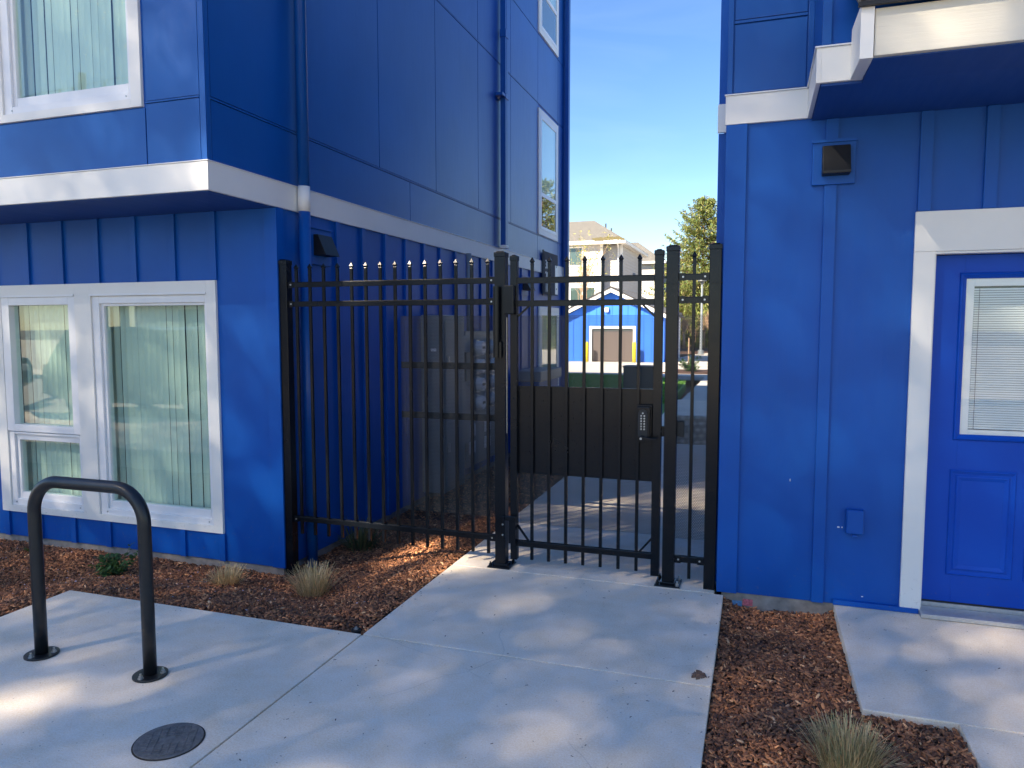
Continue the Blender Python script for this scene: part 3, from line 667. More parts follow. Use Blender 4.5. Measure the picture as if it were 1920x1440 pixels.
# shingles along the porch eave (only the first courses can be seen)
sm = MB()
sm.box(0, .085, -.012, .13, 0, .006); sme = sm.mesh('shingle', GROOF, (0, 0, 0))
for i in range(14):
    place('shingle', sme, (.372+i*.0875, 3.49, 2.9825+random.uniform(0, .003)), RB, (math.atan2(.22, .375), 0, 0))
# door casing + door
cs = MB(); cs.box(.794, .896, RY-.024, RY-.0005, .004, 2.0); cs.box(.794, 1.95, RY-.024, RY-.0005, 2.001, 2.215); cs.box(1.84, 1.95, RY-.024, RY-.0005, .004, 2.0)
build(cs, 'door_casing', WHITE, RB, .002)
jb = MB(); jb.box(.897, .905, RY-.0, RY+.10, .03, 2.0); jb.box(.897, 1.838, RY, RY+.10, 2.0, 2.03); jb.box(1.83, 1.838, RY, RY+.1, .03, 2.0); build(jb, 'door_jamb', WHITE, RB, .001)
B('head_reveal', WHITE, RB, .897, 1.84, RY-.02, RY+.06, 1.988, 1.9995, .001)
DY = 4.555; dx0, dx1 = .908, 1.822
D = thing('entry_door', 'glossy blue entry door with white mini blind behind its glass', 'door', ((dx0+dx1)/2, DY, .06))
m = MB(); lx0, lx1, lz0, lz1 = 1.06, 1.67, 1.0, 1.865
m.box(dx0, lx0, DY, DY+.04, .06, 1.985); m.box(lx1, dx1, DY, DY+.04, .06, 1.985); m.box(lx0, lx1, DY, DY+.04, lz1, 1.985); m.box(lx0, lx1, DY, DY+.04, .06, lz0)
build(m, 'slab', BLUE_D, D, .001)
def molding(mb, x0, x1, z0, z1, w2, y0, dp):   # mitred moulding with a rounded profile
    prof = [(0, 0), (.15, -.8), (.35, -1), (.6, -.55), (1, 0)]
    cs_ = [(x0, z0, 1, 1), (x1, z0, -1, 1), (x1, z1, -1, -1), (x0, z1, 1, -1)]; v = []
    for cx, cz, sx_, sz_ in cs_:
        for p, q in prof: v.append((cx+sx_*p*w2, y0+q*dp, cz+sz_*p*w2))
    n_ = len(prof); fs = [(a*n_+i, a*n_+i+1, ((a+1) % 4)*n_+i+1, ((a+1) % 4)*n_+i) for a in range(4) for i in range(n_-1)]
    mb.add(v, fs)
m = MB(); molding(m, lx0-.025, lx1+.025, lz0-.025, lz1+.025, .033, DY-.0003, .014); build(m, 'lite_frame', BLUE_D, D)
m = MB(); molding(m, 1.03, 1.35, .215, .81, .022, DY-.0003, .008); molding(m, 1.06, 1.32, .245, .78, .03, DY-.0003, .006)
molding(m, 1.40, 1.72, .215, .81, .022, DY-.0003, .008); build(m, 'raised_panel', BLUE_D, D)
m = MB(); ring(m, lx0+.004, lx1-.004, lz0+.004, lz1-.004, (.045, .045, .03, .045), DY+.008, DY+.03); build(m, 'blind_frame', VINYL, D, .002)
B('glass', GLASSC, D, lx0+.002, lx1-.002, DY+.003, DY+.006, lz0+.002, lz1-.002)
sl = MB(); sl.add([(lx0+.05, 0, -.006), (lx1-.05, 0, -.006), (lx1-.05, .003, .0), (lx0+.05, .003, .0), (lx1-.05, .004, .0045), (lx0+.05, .004, .0045)], [(0, 1, 2, 3), (3, 2, 4, 5)])
slm = sl.mesh('blind_slat', BLINDW, (0, 0, 0)); z = lz0+.045
while z < lz1-.055: place('blind_slat', slm, (0, DY+.018, z), D); z += .0128
for x in (1.135, 1.40): B('blind_cord', DARKBOX, D, x, x+.0018, DY+.0155, DY+.017, lz0+.035, lz1-.05)
B('slat_gap_shade', DARKBOX, D, lx0+.03, lx1-.03, DY+.031, DY+.034, lz0+.02, lz1-.03)  # dark sheet that draws the shade lines between the slats
build(MB().tube([(1.77, DY, .95), (1.77, DY-.05, .95), (1.77, DY-.055, .95)], [.02, .02, .028], 16), 'knob', STEEL, D)
th = thing('threshold', 'ribbed aluminium threshold under the blue entry door', 'threshold', (1.36, 4.5, 0))
m = MB(); m.box(.889, 1.845, 4.40, 4.60, .004, .022)
for i in range(7): m.box(.889, 1.845, 4.402+.020*i, 4.412+.020*i, .022, .0275)
m.box(.889, 1.845, 4.545, 4.60, .022, .05); build(m, 'sill_plate', ALU, th, .001)
B('sweep', HOOD, th, .908, 1.822, 4.556, 4.59, .051, .060)

# ------------------------------------------------------------ fence, gate
FY = 4.52
def picket_mesh(z0, z1):
    m = MB(); r = .0095; m.box(-r, r, -r, r, z0, z1-.045)
    # spear finial: collar, leaf-shaped blade
    prof = [(-.048, .0125), (-.042, .0125), (-.038, .010), (-.026, .0165), (0, .0015)]
    rings = []
    vs = []
    for dz, rr in prof: vs += [(rr*math.cos(a+PI/4)*1.3, rr*math.sin(a+PI/4)*1.3*.7, z1+dz) for a in (0, PI/2, PI, 3*PI/2)]
    fs = [(i*4+k, i*4+(k+1) % 4, (i+1)*4+(k+1) % 4, (i+1)*4+k) for i in range(len(prof)-1) for k in range(4)]+[(3, 2, 1, 0), (16, 17, 18, 19)]
    m.add(vs, fs); return m
def post(parent, x, z0, z1, w2=.036, y=FY, base=True, cap=True, name='post', d2=None):
    d2 = d2 or w2
    p = build(MB().box(x-w2, x+w2, y-d2, y+d2, z0, z1-.012), name, BLACK, parent, .003, loc=(x, y, z0))
    if cap: build(MB().box(x-w2-.003, x+w2+.003, y-d2-.003, y+d2+.003, z1-.035, z1-.004).prism([(x-w2+.004, z1-.004), (x+w2-.004, z1-.004), (x+w2-.014, z1+.003), (x-w2+.014, z1+.003)], y-d2+.006, y+d2-.006, 'y'), 'cap', BLACK, p, .004)
    if base:
        build(MB().box(x-.078, x+.078, y-.078, y+.078, .0005, .010).box(x-w2-.012, x+w2+.012, y-d2-.012, y+d2+.012, .010, .022), 'base_plate', BLACK, p, .003)
        for i in (-1, 1):
            for j in (-1, 1):
                build(MB().tube([(x+i*.060, y+j*.060, .010), (x+i*.060, y+j*.060, .024)], .011, 6).tube([(x+i*.060, y+j*.060, .024), (x+i*.060, y+j*.060, .038)], .006, 8), 'bolt', STEEL if (x > -1 and i > 0) else BLACK, p)
    return p
def rail(parent, x0, x1, z, h=.038, d=.030, y=FY, brackets=True):
    r = build(MB().box(x0, x1, y-d/2, y+d/2, z-h/2, z+h/2-.004).box(x0, x1, y-d/2, y-d/2+.004, z+h/2-.004, z+h/2).box(x0, x1, y+d/2-.004, y+d/2, z+h/2-.004, z+h/2), 'rail', BLACK, parent, .0012, loc=((x0+x1)/2, y, z))
    if brackets:
        for xx, s_ in ((x0, 1), (x1, -1)):
            build(MB().box(min(xx, xx+s_*.04), max(xx, xx+s_*.04), y-d/2-.005, y-d/2-.0003, z-h/2-.004, z+h/2+.004), 'bracket', BLACK, r, .001)
            build(MB().tube([(xx+s_*.025, y-d/2-.009, z), (xx+s_*.025, y-d/2-.005, z)], .006, 8), 'screw', STEEL, r)
    return r
F1 = thing('fence', 'black spear-topped metal fence panel between the left building and the gate', 'fence', (-2.4, FY, 0))
post(F1, -3.252, -.26, 2.082, .034, base=False)
pB = post(F1, -1.592, .0, 2.085)
for z in (1.902, 1.764, .188): rail(F1, -3.217, -1.629, z)
pm = picket_mesh(.075, 2.05).mesh('picket', BLACK, (0, 0, 0), .0015, segs=1)
for k in range(14): place('picket', pm, (-3.157+.1131*k, FY, 0), F1)
sc = B('screen', SCREEN, F1, -2.345, -1.60, 4.552, 4.554, .318, 1.674)
sc['label'] = 'perforated black privacy screen'
for z in (1.335, .989): B('screen_bar', BLACK, F1, -2.345, -1.615, 4.556, 4.575, z-.022, z+.022, .001)
G = thing('gate', 'black metal pedestrian gate with solid mid panel and push-button lock', 'gate', (-1.04, FY, .05))
post(G, -1.502, .055, 2.06, .0225, base=False, name='stile'); post(G, -.573, .045, 2.065, .026, base=False, name='stile')
for z in (1.897, 1.750, .166): rail(G, -1.479, -.599, z, brackets=False)
pm2 = picket_mesh(.060, 2.045).mesh('picket', BLACK, (0, 0, 0), .0015, segs=1)
for k in range(7): place('picket', pm2, (-1.381+.1148*k, FY, 0), G)
pn = B('panel', BLACK, G, -1.479, -.600, 4.536, 4.539, .645, 1.205, 0)
pn['label'] = 'solid black sheet panel'
for z in (.640, 1.208): build(MB().box(-1.479, -.600, 4.532, 4.552, z-.006, z+.006), 'panel_edge', BLACK, pn, .001)
B('screen', SCREEN, G, -1.478, -.598, 4.552, 4.554, .292, 1.672)['label'] = 'perforated black privacy screen'
for a, b in (((-1.48, FY, 1.665), (-1.40, FY, 1.735)), ((-.598, FY, 1.665), (-.672, FY, 1.735)), ((-1.48, FY, .285), (-1.405, FY, .186)), ((-.598, FY, .275), (-.672, FY, .186))):
    build(MB().bar(a, b, .012, .012), 'brace', BLACK, G)
# hinges
for z0, z1 in ((1.68, 1.865),):
    h = build(MB().box(-1.555, -1.488, FY-.062, FY-.024, z0, z1), 'hinge', BLACK, G, .006)
    build(MB().tube([(-1.605, FY-.062, 1.40), (-1.605, FY-.062, 1.86)], .021, 16).tube([(-1.585, FY-.05, 1.50), (-1.585, FY-.05, 1.40)], .013, 12), 'closer', BLACK, h, smooth=False)
    build(MB().tube([(-1.548, FY-.02, .9), (-1.548, FY-.02, 1.66)], .0035, 8), 'rod', STEEL, h)
h = build(MB().box(-1.572, -1.552, FY-.066, FY-.037, .19, .355).box(-1.552, -1.482, FY-.060, FY-.037, .325, .355).box(-1.528, -1.480, FY-.050, FY-.024, .17, .34), 'hinge', BLACK, G, .003)
for z in (.23, .30): build(MB().tube([(-1.562, FY-.072, z), (-1.562, FY-.066, z)], .006, 8), 'bolt', STEEL, h)
# push button lock
lk = B('lock', BLACK, G, -.692, -.612, 4.470, 4.4975, .905, 1.110, .005, loc=(-.65, 4.48, 1.0))
build(MB().box(-.700, -.604, 4.4975, 4.504, .885, 1.118), 'lock_plate', BLACK, lk, .002)
build(MB().prism([(-.683, .925), (-.625, .925), (-.625, 1.065), (-.633, 1.085), (-.654, 1.094), (-.675, 1.085), (-.683, 1.065)], 4.464, 4.470, 'y'), 'keypad', HOOD, lk, .001)
bt = MB().tube([(0, 0, 0), (0, -.005, 0)], .0052, 10).mesh('button', STEEL, (0, 0, 0))
place('button', bt, (-.654, 4.464, 1.070), lk)
for r in range(6):
    for x in (-.6635, -.6445): place('button', bt, (x, 4.464, 1.054-.0165*r), lk)
build(MB().tube([(-.657, 4.470, .918), (-.657, 4.435, .918)], .016, 14).prism([(-.672, .926), (-.652, .932), (-.60, .922), (-.566, .924), (-.566, .910), (-.60, .905), (-.65, .903), (-.67, .908)], 4.430, 4.444, 'y'), 'lever', BLACK, lk, .003)
build(MB().tube([(-.660, 4.430, .917), (-.660, 4.427, .917)], .007, 12), 'cylinder', STEEL, lk)
build(MB().box(-.546, -.53, FY-.012, FY+.012, .925, .99), 'strike', BLACK, G, .002); build(MB().tube([(-.548, FY, .955), (-.528, FY, .955)], .008, 10), 'bolt', STEEL, G)
F2 = thing('fence', 'narrow black metal fence panel between the gate and the right building', 'fence', (-.37, FY, 0))
post(F2, -.491, 0, 2.085); post(F2, -.243, -.01, 2.088, .034, base=False)
for x in (-.491, -.243):
    build(MB().box(x-.039, x+.039, FY-.039, FY+.039, 1.855, 1.862), 'collar', BLACK, F2, .001)
for z in (1.897, 1.760, .166): rail(F2, -.455, -.277, z)
pm3 = picket_mesh(.045, 2.05).mesh('picket', BLACK, (0, 0, 0), .0015, segs=1); place('picket', pm3, (-.366, FY, 0), F2)
B('screen', SCREEN, F2, -.457, -.277, 4.552, 4.554, .285, 1.672)['label'] = 'perforated black privacy screen'
B('screen_strip', SCREEN2, F2, -.457, -.277, 4.558, 4.559, .878, 1.055)
build(MB().box(-.456, -.412, 4.525, 4.55, .928, 1.022), 'latch_keeper', HOOD, F2, .004)

# ------------------------------------------------------------ bike rack
R_ = thing('bike_rack', 'black inverted-U tube bike rack on the concrete pad', 'bike rack', (-2.945, 2.54, 0))
x0, x1, zt, br, rr = -3.285, -2.612, .868, .155, .029
path = [(x0, 2.54, .012), (x0, 2.54, .3), (x0, 2.54, zt-br-.02)]
for k in range(11): a = PI-PI/2*k/10; path.append((x0+br+br*math.cos(a), 2.54, zt-br+br*math.sin(a)))
for k in range(11): a = PI/2-PI/2*k/10; path.append((x1-br+br*math.cos(a), 2.54, zt-br+br*math.sin(a)))
path += [(x1, 2.54, zt-br-.02), (x1, 2.54, .3), (x1, 2.54, .012)]
build(MB().tube(path, rr, 32), 'tube', RACKBLK, R_, smooth=True)
for x in (x0, x1):
    fl = build(MB().tube([(x, 2.54, .001), (x, 2.54, .010)], .076, 36), 'flange', RACKBLK, R_, .002)
    for a in (.5, 2.6, 4.7):
        bx, by = x+.055*math.cos(a), 2.54+.055*math.sin(a)
        build(MB().tube([(bx, by, .010), (bx, by, .013)], .013, 16).tube([(bx, by, .013), (bx, by, .022)], .0095, 6).tube([(bx, by, .022), (bx, by, .033)], .005, 8), 'bolt', STEEL, fl)

# ------------------------------------------------------------ utility cover in the pad
U = thing('utility_cover', 'round grey patterned cast iron utility cover set in the concrete', 'utility cover', (-2.122, 2.14, 0))
CAST = NB('weathered_cast_iron'); a = CAST.noise(CAST.pos(), 40, 5, .7)
CAST.base(CAST.ramp(a, [(.3, (.11, .105, .10)), (.7, (.24, .23, .215))])); CAST.rough(.6); CAST.set(Metallic=.3); CAST.bump(a, .4, .003); CAST = CAST.m
build(MB().tube([(-2.122, 2.14, .0006), (-2.122, 2.14, .0022)], .131, 48), 'rim_dirt', flat('dirt_ring', (.05, .04, .03), .95, 0, .3, 60), U)
build(MB().tube([(-2.122, 2.14, .0024), (-2.122, 2.14, .0052)], .125, 48), 'lid', CAST, U, .001)
mb = MB()
ca, sa = math.cos(.55), math.sin(.55)
for i in range(-4, 5):
    for j in range(-7, 8):
        u, v = i*.027, j*.0155+(0 if i % 2 else .008)
        if math.hypot(abs(u)+.013, abs(v)+.007) < .121 and not (abs(i) <= 1 and abs(j) <= 1):
            q = [(u+p*.0122, v+s*.0064) for p, s in ((-1, -1), (1, -1), (1, 1), (-1, 1))]
            mb.prism([(-2.122+ca*p-sa*s, 2.14+sa*p+ca*s) for p, s in q], .0053, .0078, 'z')
o = build(mb, 'tread_pattern', CAST, U); o['kind'] = 'stuff'
build(MB().tube([(-2.085, 2.075, .0055), (-2.085, 2.075, .0068)], .011, 14), 'lift_hole', HOOD, U)
mk = thing('survey_marker', 'small black disc with metal nut at the mulch corner', 'marker', (-1.975, 3.285, -.02))
build(MB().tube([(-1.978, 3.288, -.03), (-1.978, 3.288, .004)], .026, 20), 'disc', HOOD, mk, .002)
build(MB().tube([(-1.978, 3.288, .004), (-1.978, 3.288, .009)], .013, 16).tube([(-1.978, 3.288, .009), (-1.978, 3.288, .016)], .007, 6), 'nut', STEEL, mk)
# spray paint mark on the right foundation
o = B('paint_mark', flat('pink_marking_paint', (.45, .12, .15), .8, 0, .5, 90), None, -.045, .012, RY+.0035, RY+.005, -.075, -.035, 0); tag(o, 'pink spray paint mark on the concrete foot of the right building', 'paint mark')
o = B('paint_mark', flat('blue_marking_paint', (.10, .25, .45), .6, 0, .3, 90), None, -.105, -.05, RY+.0035, RY+.005, -.088, -.05, 0); tag(o, 'faint blue paint mark on the concrete foot of the right building', 'paint mark')

# ------------------------------------------------------------ plants in the beds
def blades(name, label, x, y, n, h, spread, tilt, cols, group=None, w0=.0022, cat='grass clump'):
    z = float(hgt(x, y)); V = []; F = []; T = []
    for k in range(n):
        a = random.uniform(0, 2*PI); r = spread*math.sqrt(random.random())*.5; bx, by = r*math.cos(a), r*math.sin(a)
        a2 = a+random.gauss(0, .5); tl = abs(random.gauss(tilt, tilt*.5))*(r/spread*2+.25); hh = h*random.uniform(.6, 1.08)
        px_, py_ = -math.sin(a2), math.cos(a2); ww = w0*random.uniform(.6, 1.4); i0 = len(V)
        for q in range(4):
            t = q/3; o_ = hh*math.sin(tl)*t*(.6+.4*t); zz = hh*math.cos(tl)*t*(1-.08*t*t); wq = ww*(1-.55*t)
            cx, cy = bx+o_*math.cos(a2), by+o_*math.sin(a2)
            V += [(cx-px_*wq, cy-py_*wq, zz), (cx+px_*wq, cy+py_*wq, zz)]
        c = np.array(random.choice(cols))*random.uniform(.7, 1.25)
        for q in range(3): F.append((i0+2*q, i0+2*q+1, i0+2*q+3, i0+2*q+2)); T.append(c)
    me = np_mesh(name, np.array(V), np.array(F), BLADE, np.array(T)); o = mesh_obj(name, me, None, (x, y, z)); return tag(o, label, cat, group)
TAN = [(.78, .55, .27), (.88, .66, .36), (.62, .43, .20), (.50, .40, .18)]
blades('grass_clump', 'clipped straw-coloured grass clump at the fence post by the building corner', -2.79, 4.10, 520, .235, .17, .42, TAN)
blades('grass_clump', 'low straw-coloured grass tuft under the big window', -3.50, 4.10, 340, .15, .16, .62, TAN)
blades('grass_clump', 'straw-coloured grass clump in the mulch strip by the door pad', .345, 2.77, 900, .205, .16, .38, TAN+[(.36, .34, .16)], w0=.0016)
blades('grass_clump', 'loose olive grass tuft behind the fence by the side wall', -3.1, 5.25, 160, .30, .20, .9, [(.16, .15, .06), (.10, .12, .04)], w0=.004)

def leafy(name, label, x, y, stems, h, spread, nleaf, ls, cols, cat='plant'):
    z = float(hgt(x, y)); t = thing(name, label, cat, (x, y, z)); sm = MB(); V = []; F = []; T = []
    for s_ in range(stems):
        a = random.uniform(0, 2*PI); r = spread*math.sqrt(random.random()); hh = h*random.uniform(.45, 1) if s_ else h*1.35
        p0 = Vector((x+r*.2*math.cos(a), y+r*.2*math.sin(a), z-.01)); p1 = Vector((x+r*math.cos(a), y+r*math.sin(a), z+hh)); pm_ = (p0+p1)/2+Vector((0, 0, hh*.12))
        sm.tube([p0, pm_, p1], [.0028, .002, .0012], 5)
        for k in range(nleaf):
            tt = .25+.75*(k+random.random()*.5)/nleaf; c = p0.lerp(pm_, tt*2) if tt < .5 else pm_.lerp(p1, tt*2-1)
            d = Vector((random.gauss(0, 1), random.gauss(0, 1), random.gauss(.25, .5))).normalized(); L_ = ls*random.uniform(.6, 1.2)
            sd_ = d.cross(Vector((random.gauss(0, .3), random.gauss(0, .3), 1))).normalized(); nrm = d.cross(sd_).normalized(); i0 = len(V)
            for u, v, q in ((0, 0, 0), (.35, .36, .05), (.75, .30, .03), (1, 0, -.1), (.75, -.30, .03), (.35, -.36, .05)):
                V.append(c+d*L_*u+sd_*L_*v+nrm*L_*q)
            F += [(i0, i0+1, i0+2, i0+3), (i0, i0+3, i0+4, i0+5)]; col = np.array(random.choice(cols))*random.uniform(.7, 1.3); T += [col, col]
    build(sm, 'stem', flat('green_stem', (.10, .12, .04), .7), t)
    V = np.array([tuple(v-Vector((x, y, z))) for v in V]); o = bpy.data.objects.new('leaves', np_mesh('leaves', V, np.array(F), LEAF, np.array(T))); o['kind'] = 'stuff'; reg(o, t, Vector((x, y, z)))
    return t
leafy('shrub', 'small leafy green rose shrub in the mulch below the window', -4.46, 4.05, 26, .17, .20, 11, .040, [(.05, .12, .03), (.08, .17, .04), (.12, .20, .05), (.04, .09, .03)])
leafy('seedling', 'tiny green seedling beside the foundation at far left', -5.62, 4.30, 4, .09, .05, 6, .03, [(.09, .14, .03)])

# ------------------------------------------------------------ trees
def leaf_cloud(pts, size, cols, flat_=.6):
    n = len(pts); d = rng.normal(size=(n, 3)); d[:, 2] *= flat_; d /= np.linalg.norm(d, axis=1)[:, None]
    e = np.cross(d, rng.normal(size=(n, 3))); e /= np.linalg.norm(e, axis=1)[:, None]
    s = size*rng.uniform(.6, 1.3, n)[:, None]
    V = np.stack([pts-d*s, pts+e*s*.45, pts+d*s, pts-e*s*.45], 1).reshape(-1, 3)
    c = np.array(cols)[rng.integers(0, len(cols), n)]*rng.uniform(.7, 1.3, (n, 1))
    return V, np.arange(4*n).reshape(-1, 4), c
def tree_obj(name, label, loc, trunk_mb, V, F, T, barkm=BARK, group=None, cat='tree', lm=None):
    t = thing(name, label, cat, loc, group)
    build(trunk_mb, 'trunk', barkm, t, smooth=True)
    o = bpy.data.objects.new('crown', np_mesh('crown', V-np.array(loc), F, lm or LEAF, T)); reg(o, t, Vector(loc)); return t
def branches(base, h, n, rad, lean=.5, r0=.12, z0=.35):
    mb = MB(); b = Vector(base); tips = []
    mb.tube([b, b+Vector((.05*h*.1, 0, h*.35)), b+Vector((0, .03*h, h*.7)), b+Vector((0, 0, h))], [r0, r0*.75, r0*.45, r0*.12], 10)
    for k in range(n):
        z = h*(z0+(1-z0)*(k+.5)/n); a = k*2.4+random.uniform(-.3, .3); L = rad*(1-.35*abs((z/h-.55)/.45))*random.uniform(.75, 1.1)
        s_ = b+Vector((0, 0, z*.92)); e = s_+Vector((L*math.cos(a), L*math.sin(a), L*lean*random.uniform(.6, 1.3))); m_ = s_.lerp(e, .5)+Vector((0, 0, L*.08))
        mb.tube([s_, m_, e], [r0*.32, r0*.2, r0*.05], 6); tips.append((s_, m_, e))
        for q in range(2):
            f = random.uniform(.3, .8); p = s_.lerp(e, f); e2 = p+Vector((random.gauss(0, L*.3), random.gauss(0, L*.3), random.uniform(0, L*.35)))
            mb.tube([p, e2], [r0*.12, r0*.03], 5); tips.append((p, p.lerp(e2, .5), e2))
    return mb, tips
SD = np.array(SUN_TRAVEL)
# gaps in the street canopy through which the sun reaches the patches seen in the photograph: (ground point, radius across, radius along)
GAPS = [((-2.80, 2.34, 0), .11), ((-2.70, 2.46, 0), .08), ((-2.93, 2.22, 0), .10), ((-3.10, 2.08, 0), .08),
        ((-2.50, 4.98, -.1), .19), ((-2.36, 4.80, -.1), .13),
        ((-1.82, 4.66, 0), .20), ((-1.95, 4.30, 0), .16), ((-1.7, 4.40, 0), .12), ((-1.45, 6.15, 0), .22), ((-.95, 6.50, 0), .24), ((-.45, 6.8, 0), .28),
        ((1.30, 4.25, 0), .16), ((-3.36, 3.815, 2.58), .16), ((-3.52, 3.815, 3.25), .10),
        ((-3.90, 4.49, .95), .10), ((1.25, 3.53, 2.9), .14), ((.7, 3.53, 2.85), .12)]
def clear_gaps(pts, extra=0.0):
    keep = np.ones(len(pts), bool)
    for g_, r in GAPS:
        v = pts-np.array(g_); t = v@SD; d = np.linalg.norm(v-t[:, None]*SD, axis=1)
        keep &= (d > r+extra) | (rng.random(len(pts)) < (.15 if g_[2] == -.1 else .52))
    return keep
def street_tree(loc, h, rad, nleaf, label, cols, lsz=.16, zlo=.42, group=None):
    mb, tips = branches(loc, h*.92, 26, rad*.85, .35, .24, zlo)
    # clumps on an ellipsoid volume
    nc = 420; cz = loc[2]+h*(zlo+1)/2; rz = h*(1-zlo)/2
    u = rng.normal(size=(nc, 3)); u /= np.linalg.norm(u, axis=1)[:, None]; rr_ = rng.uniform(.25, 1, nc)**.6
    cen = np.array([loc[0], loc[1], cz])+u*rr_[:, None]*np.array([rad, rad, rz])
    k = rng.integers(0, nc, nleaf); P_ = cen[k]+rng.normal(size=(nleaf, 3))*np.array([rad*.24, rad*.24, rz*.22])
    nu = int(nleaf*.65); uu = rng.normal(size=(nu, 3)); uu /= np.linalg.norm(uu, axis=1)[:, None]   # most twigs fill the crown evenly
    P_[:nu] = np.array([loc[0], loc[1], cz])+uu*(rng.uniform(0, 1, nu)**(1/2.6))[:, None]*np.array([rad*1.05, rad*1.05, rz*1.05])
    P_ = P_[clear_gaps(P_, lsz*.5)]
    V, F, T = leaf_cloud(P_, lsz, cols)
    return tree_obj('blossom_tree', label, loc, mb, V, F, T, group=group, lm=PETAL)
GR = [(.78, .66, .64), (.82, .72, .70), (.74, .60, .60), (.70, .66, .52), (.30, .34, .12)]
street_tree((-15.2, -16.4, 0), 27.0, 8.4, 150000, 'very tall broad blossoming tree across the street behind the camera', GR, .085, .48)
street_tree((7.5, -13.0, 0), 10.0, 4.2, 50000, 'low blossoming tree added for fill light, unseen at right behind the camera', GR, .07, .35)  # unseen tree kept as warm fill for the shaded fronts

def conifer(loc, h, rad, label, cols, n_wh=46, seed=1, bare=.04):
    rs = np.random.default_rng(seed); mb = MB(); b = Vector(loc)
    mb.tube([b, b+Vector((0, 0, h*.5)), b+Vector((0, 0, h))], [h*.018, h*.011, .01], 8)
    P_ = []; D_ = []
    for i in range(n_wh):
        f = i/n_wh; z = h*(bare+(1-bare)*f); R0 = rad*(1-f)**.72*(1-.25*(f < .12)); nb = int(7+5*(1-f))
        for k in range(nb):
            a = rs.uniform(0, 2*PI); L = R0*rs.uniform(.55, 1.18)+.08; dr = rs.uniform(-.35, .05)+.75*f**2
            mb.tube([b+Vector((0, 0, z)), b+Vector((L*math.cos(a), L*math.sin(a), z+L*dr))], [.02+.03*(1-f), .006], 4, cap=False)
            m_ = int(24+120*L/rad)
            t = rs.uniform(.12, 1, m_)**.8; droop = -.12*L*np.sin(t*3); wv = (1-t)*.28*L+.05
            pts = np.c_[L*t*math.cos(a), L*t*math.sin(a), z+L*t*dr+droop*.4+.18*L*(t**3)*(.4+f)]+np.c_[rs.normal(0, 1, m_)*wv*abs(math.sin(a))+rs.normal(0, .04, m_), rs.normal(0, 1, m_)*wv*abs(math.cos(a))+rs.normal(0, .04, m_), -np.abs(rs.normal(0, .16, m_))*(.4+(1-f))]
            P_.append(pts+np.array(loc)); dd = np.c_[np.full(m_, math.cos(a)), np.full(m_, math.sin(a)), rs.uniform(-1.5, .3, m_)]; D_.append(dd)
    P_ = np.concatenate(P_); D_ = np.concatenate(D_)+rs.normal(0, .5, (len(P_), 3)); D_ /= np.linalg.norm(D_, axis=1)[:, None]; n = len(P_)
    e = np.cross(D_, rs.normal(size=(n, 3))); e /= np.linalg.norm(e, axis=1)[:, None]; s = (h*.0088)*rs.uniform(.6, 1.5, n)[:, None]
    V = np.stack([P_-D_*s, P_+e*s*.32, P_+D_*s*1.2, P_-e*s*.32], 1).reshape(-1, 3); c = np.array(cols)[rs.integers(0, len(cols), n)]*rs.uniform(.65, 1.35, (n, 1))
    return tree_obj('conifer', label, loc, mb, V, np.arange(4*n).reshape(-1, 4), c)
CG = [(.16, .20, .05), (.20, .23, .06), (.10, .15, .04), (.24, .22, .07)]
conifer((-4.2, 60, 0), 11.6, 5.6, 'tall pointed spruce beyond the yard beside the right building', CG, 64, 3)
conifer((8.6, 52, 0), 12.3, 7.0, 'spruce far right hidden behind the right building', CG, 34, 5)

def bare_tree(loc, h, label, bark, rad=.9, trunk_h=.45, budc=None, seed=0, group=None, r0=.07, nb=14, cat='tree'):
    random.seed(seed); t = thing('bare_tree', label, cat, loc, group); mb = MB(); cr = MB(); b = Vector(loc); buds = []
    mb.tube([b, b+Vector((.02, 0, h*trunk_h*.5)), b+Vector((0, 0, h*trunk_h))], [r0, r0*.85, r0*.7], 8)
    def grow(p, d, L, r, lv):
        m_ = p+d*L*.5+Vector((random.gauss(0, L*.04), random.gauss(0, L*.04), 0)); e = p+d*L+Vector((0, 0, L*.05)); cr.tube([p, m_, e], [r, r*.75, r*.4], 5, cap=False)
        if lv == 0 or L < .12: buds.append(e); buds.append(m_); return
        for q in range(3 if lv > 1 else 2):
            f = random.uniform(.45, 1); d2 = (d+Vector((random.gauss(0, .45), random.gauss(0, .45), random.gauss(.15, .25)))).normalized(); grow(p.lerp(e, f), d2, L*random.uniform(.5, .75), r*.5, lv-1)
    for k in range(nb):
        a = 2*PI*k/nb+random.uniform(-.3, .3); sp = random.uniform(.25, .9)*rad/(h*(1-trunk_h)); d = Vector((math.cos(a)*sp, math.sin(a)*sp, 1)).normalized()
        grow(b+Vector((0, 0, h*trunk_h*random.uniform(.85, 1))), d, h*(1-trunk_h)*random.uniform(.45, .62), r0*.35, 2)
    build(mb, 'trunk', bark, t, smooth=True); build(cr, 'crown', bark, t)
    if budc:
        P_ = np.array([tuple(q) for q in buds]); P_ = np.repeat(P_, 5, 0)+rng.normal(0, .07, (len(P_)*5, 3)); V, F, T = leaf_cloud(P_, .055, budc)
        o = bpy.data.objects.new('buds', np_mesh('buds', V-np.array(loc), F, LEAF, T)); o['kind'] = 'stuff'; reg(o, t, Vector(loc))
    return t
BUD = [(.38, .36, .10), (.30, .30, .08), (.45, .42, .16)]
bare_tree((-8.75, 38, 0), 6.3, 'budding young tree in front of the cream house', PALEBARK, 1.0, .28, BUD, 4, r0=.06, nb=12)
OR_ = 'young bare trees along the dark board fence'
bare_tree((-4.85, 52, 0), 2.5, 'pale-trunked bare young tree nearest the lawn, left of the lamp post', PALEBARK, .75, .45, None, 5, OR_, r0=.10)
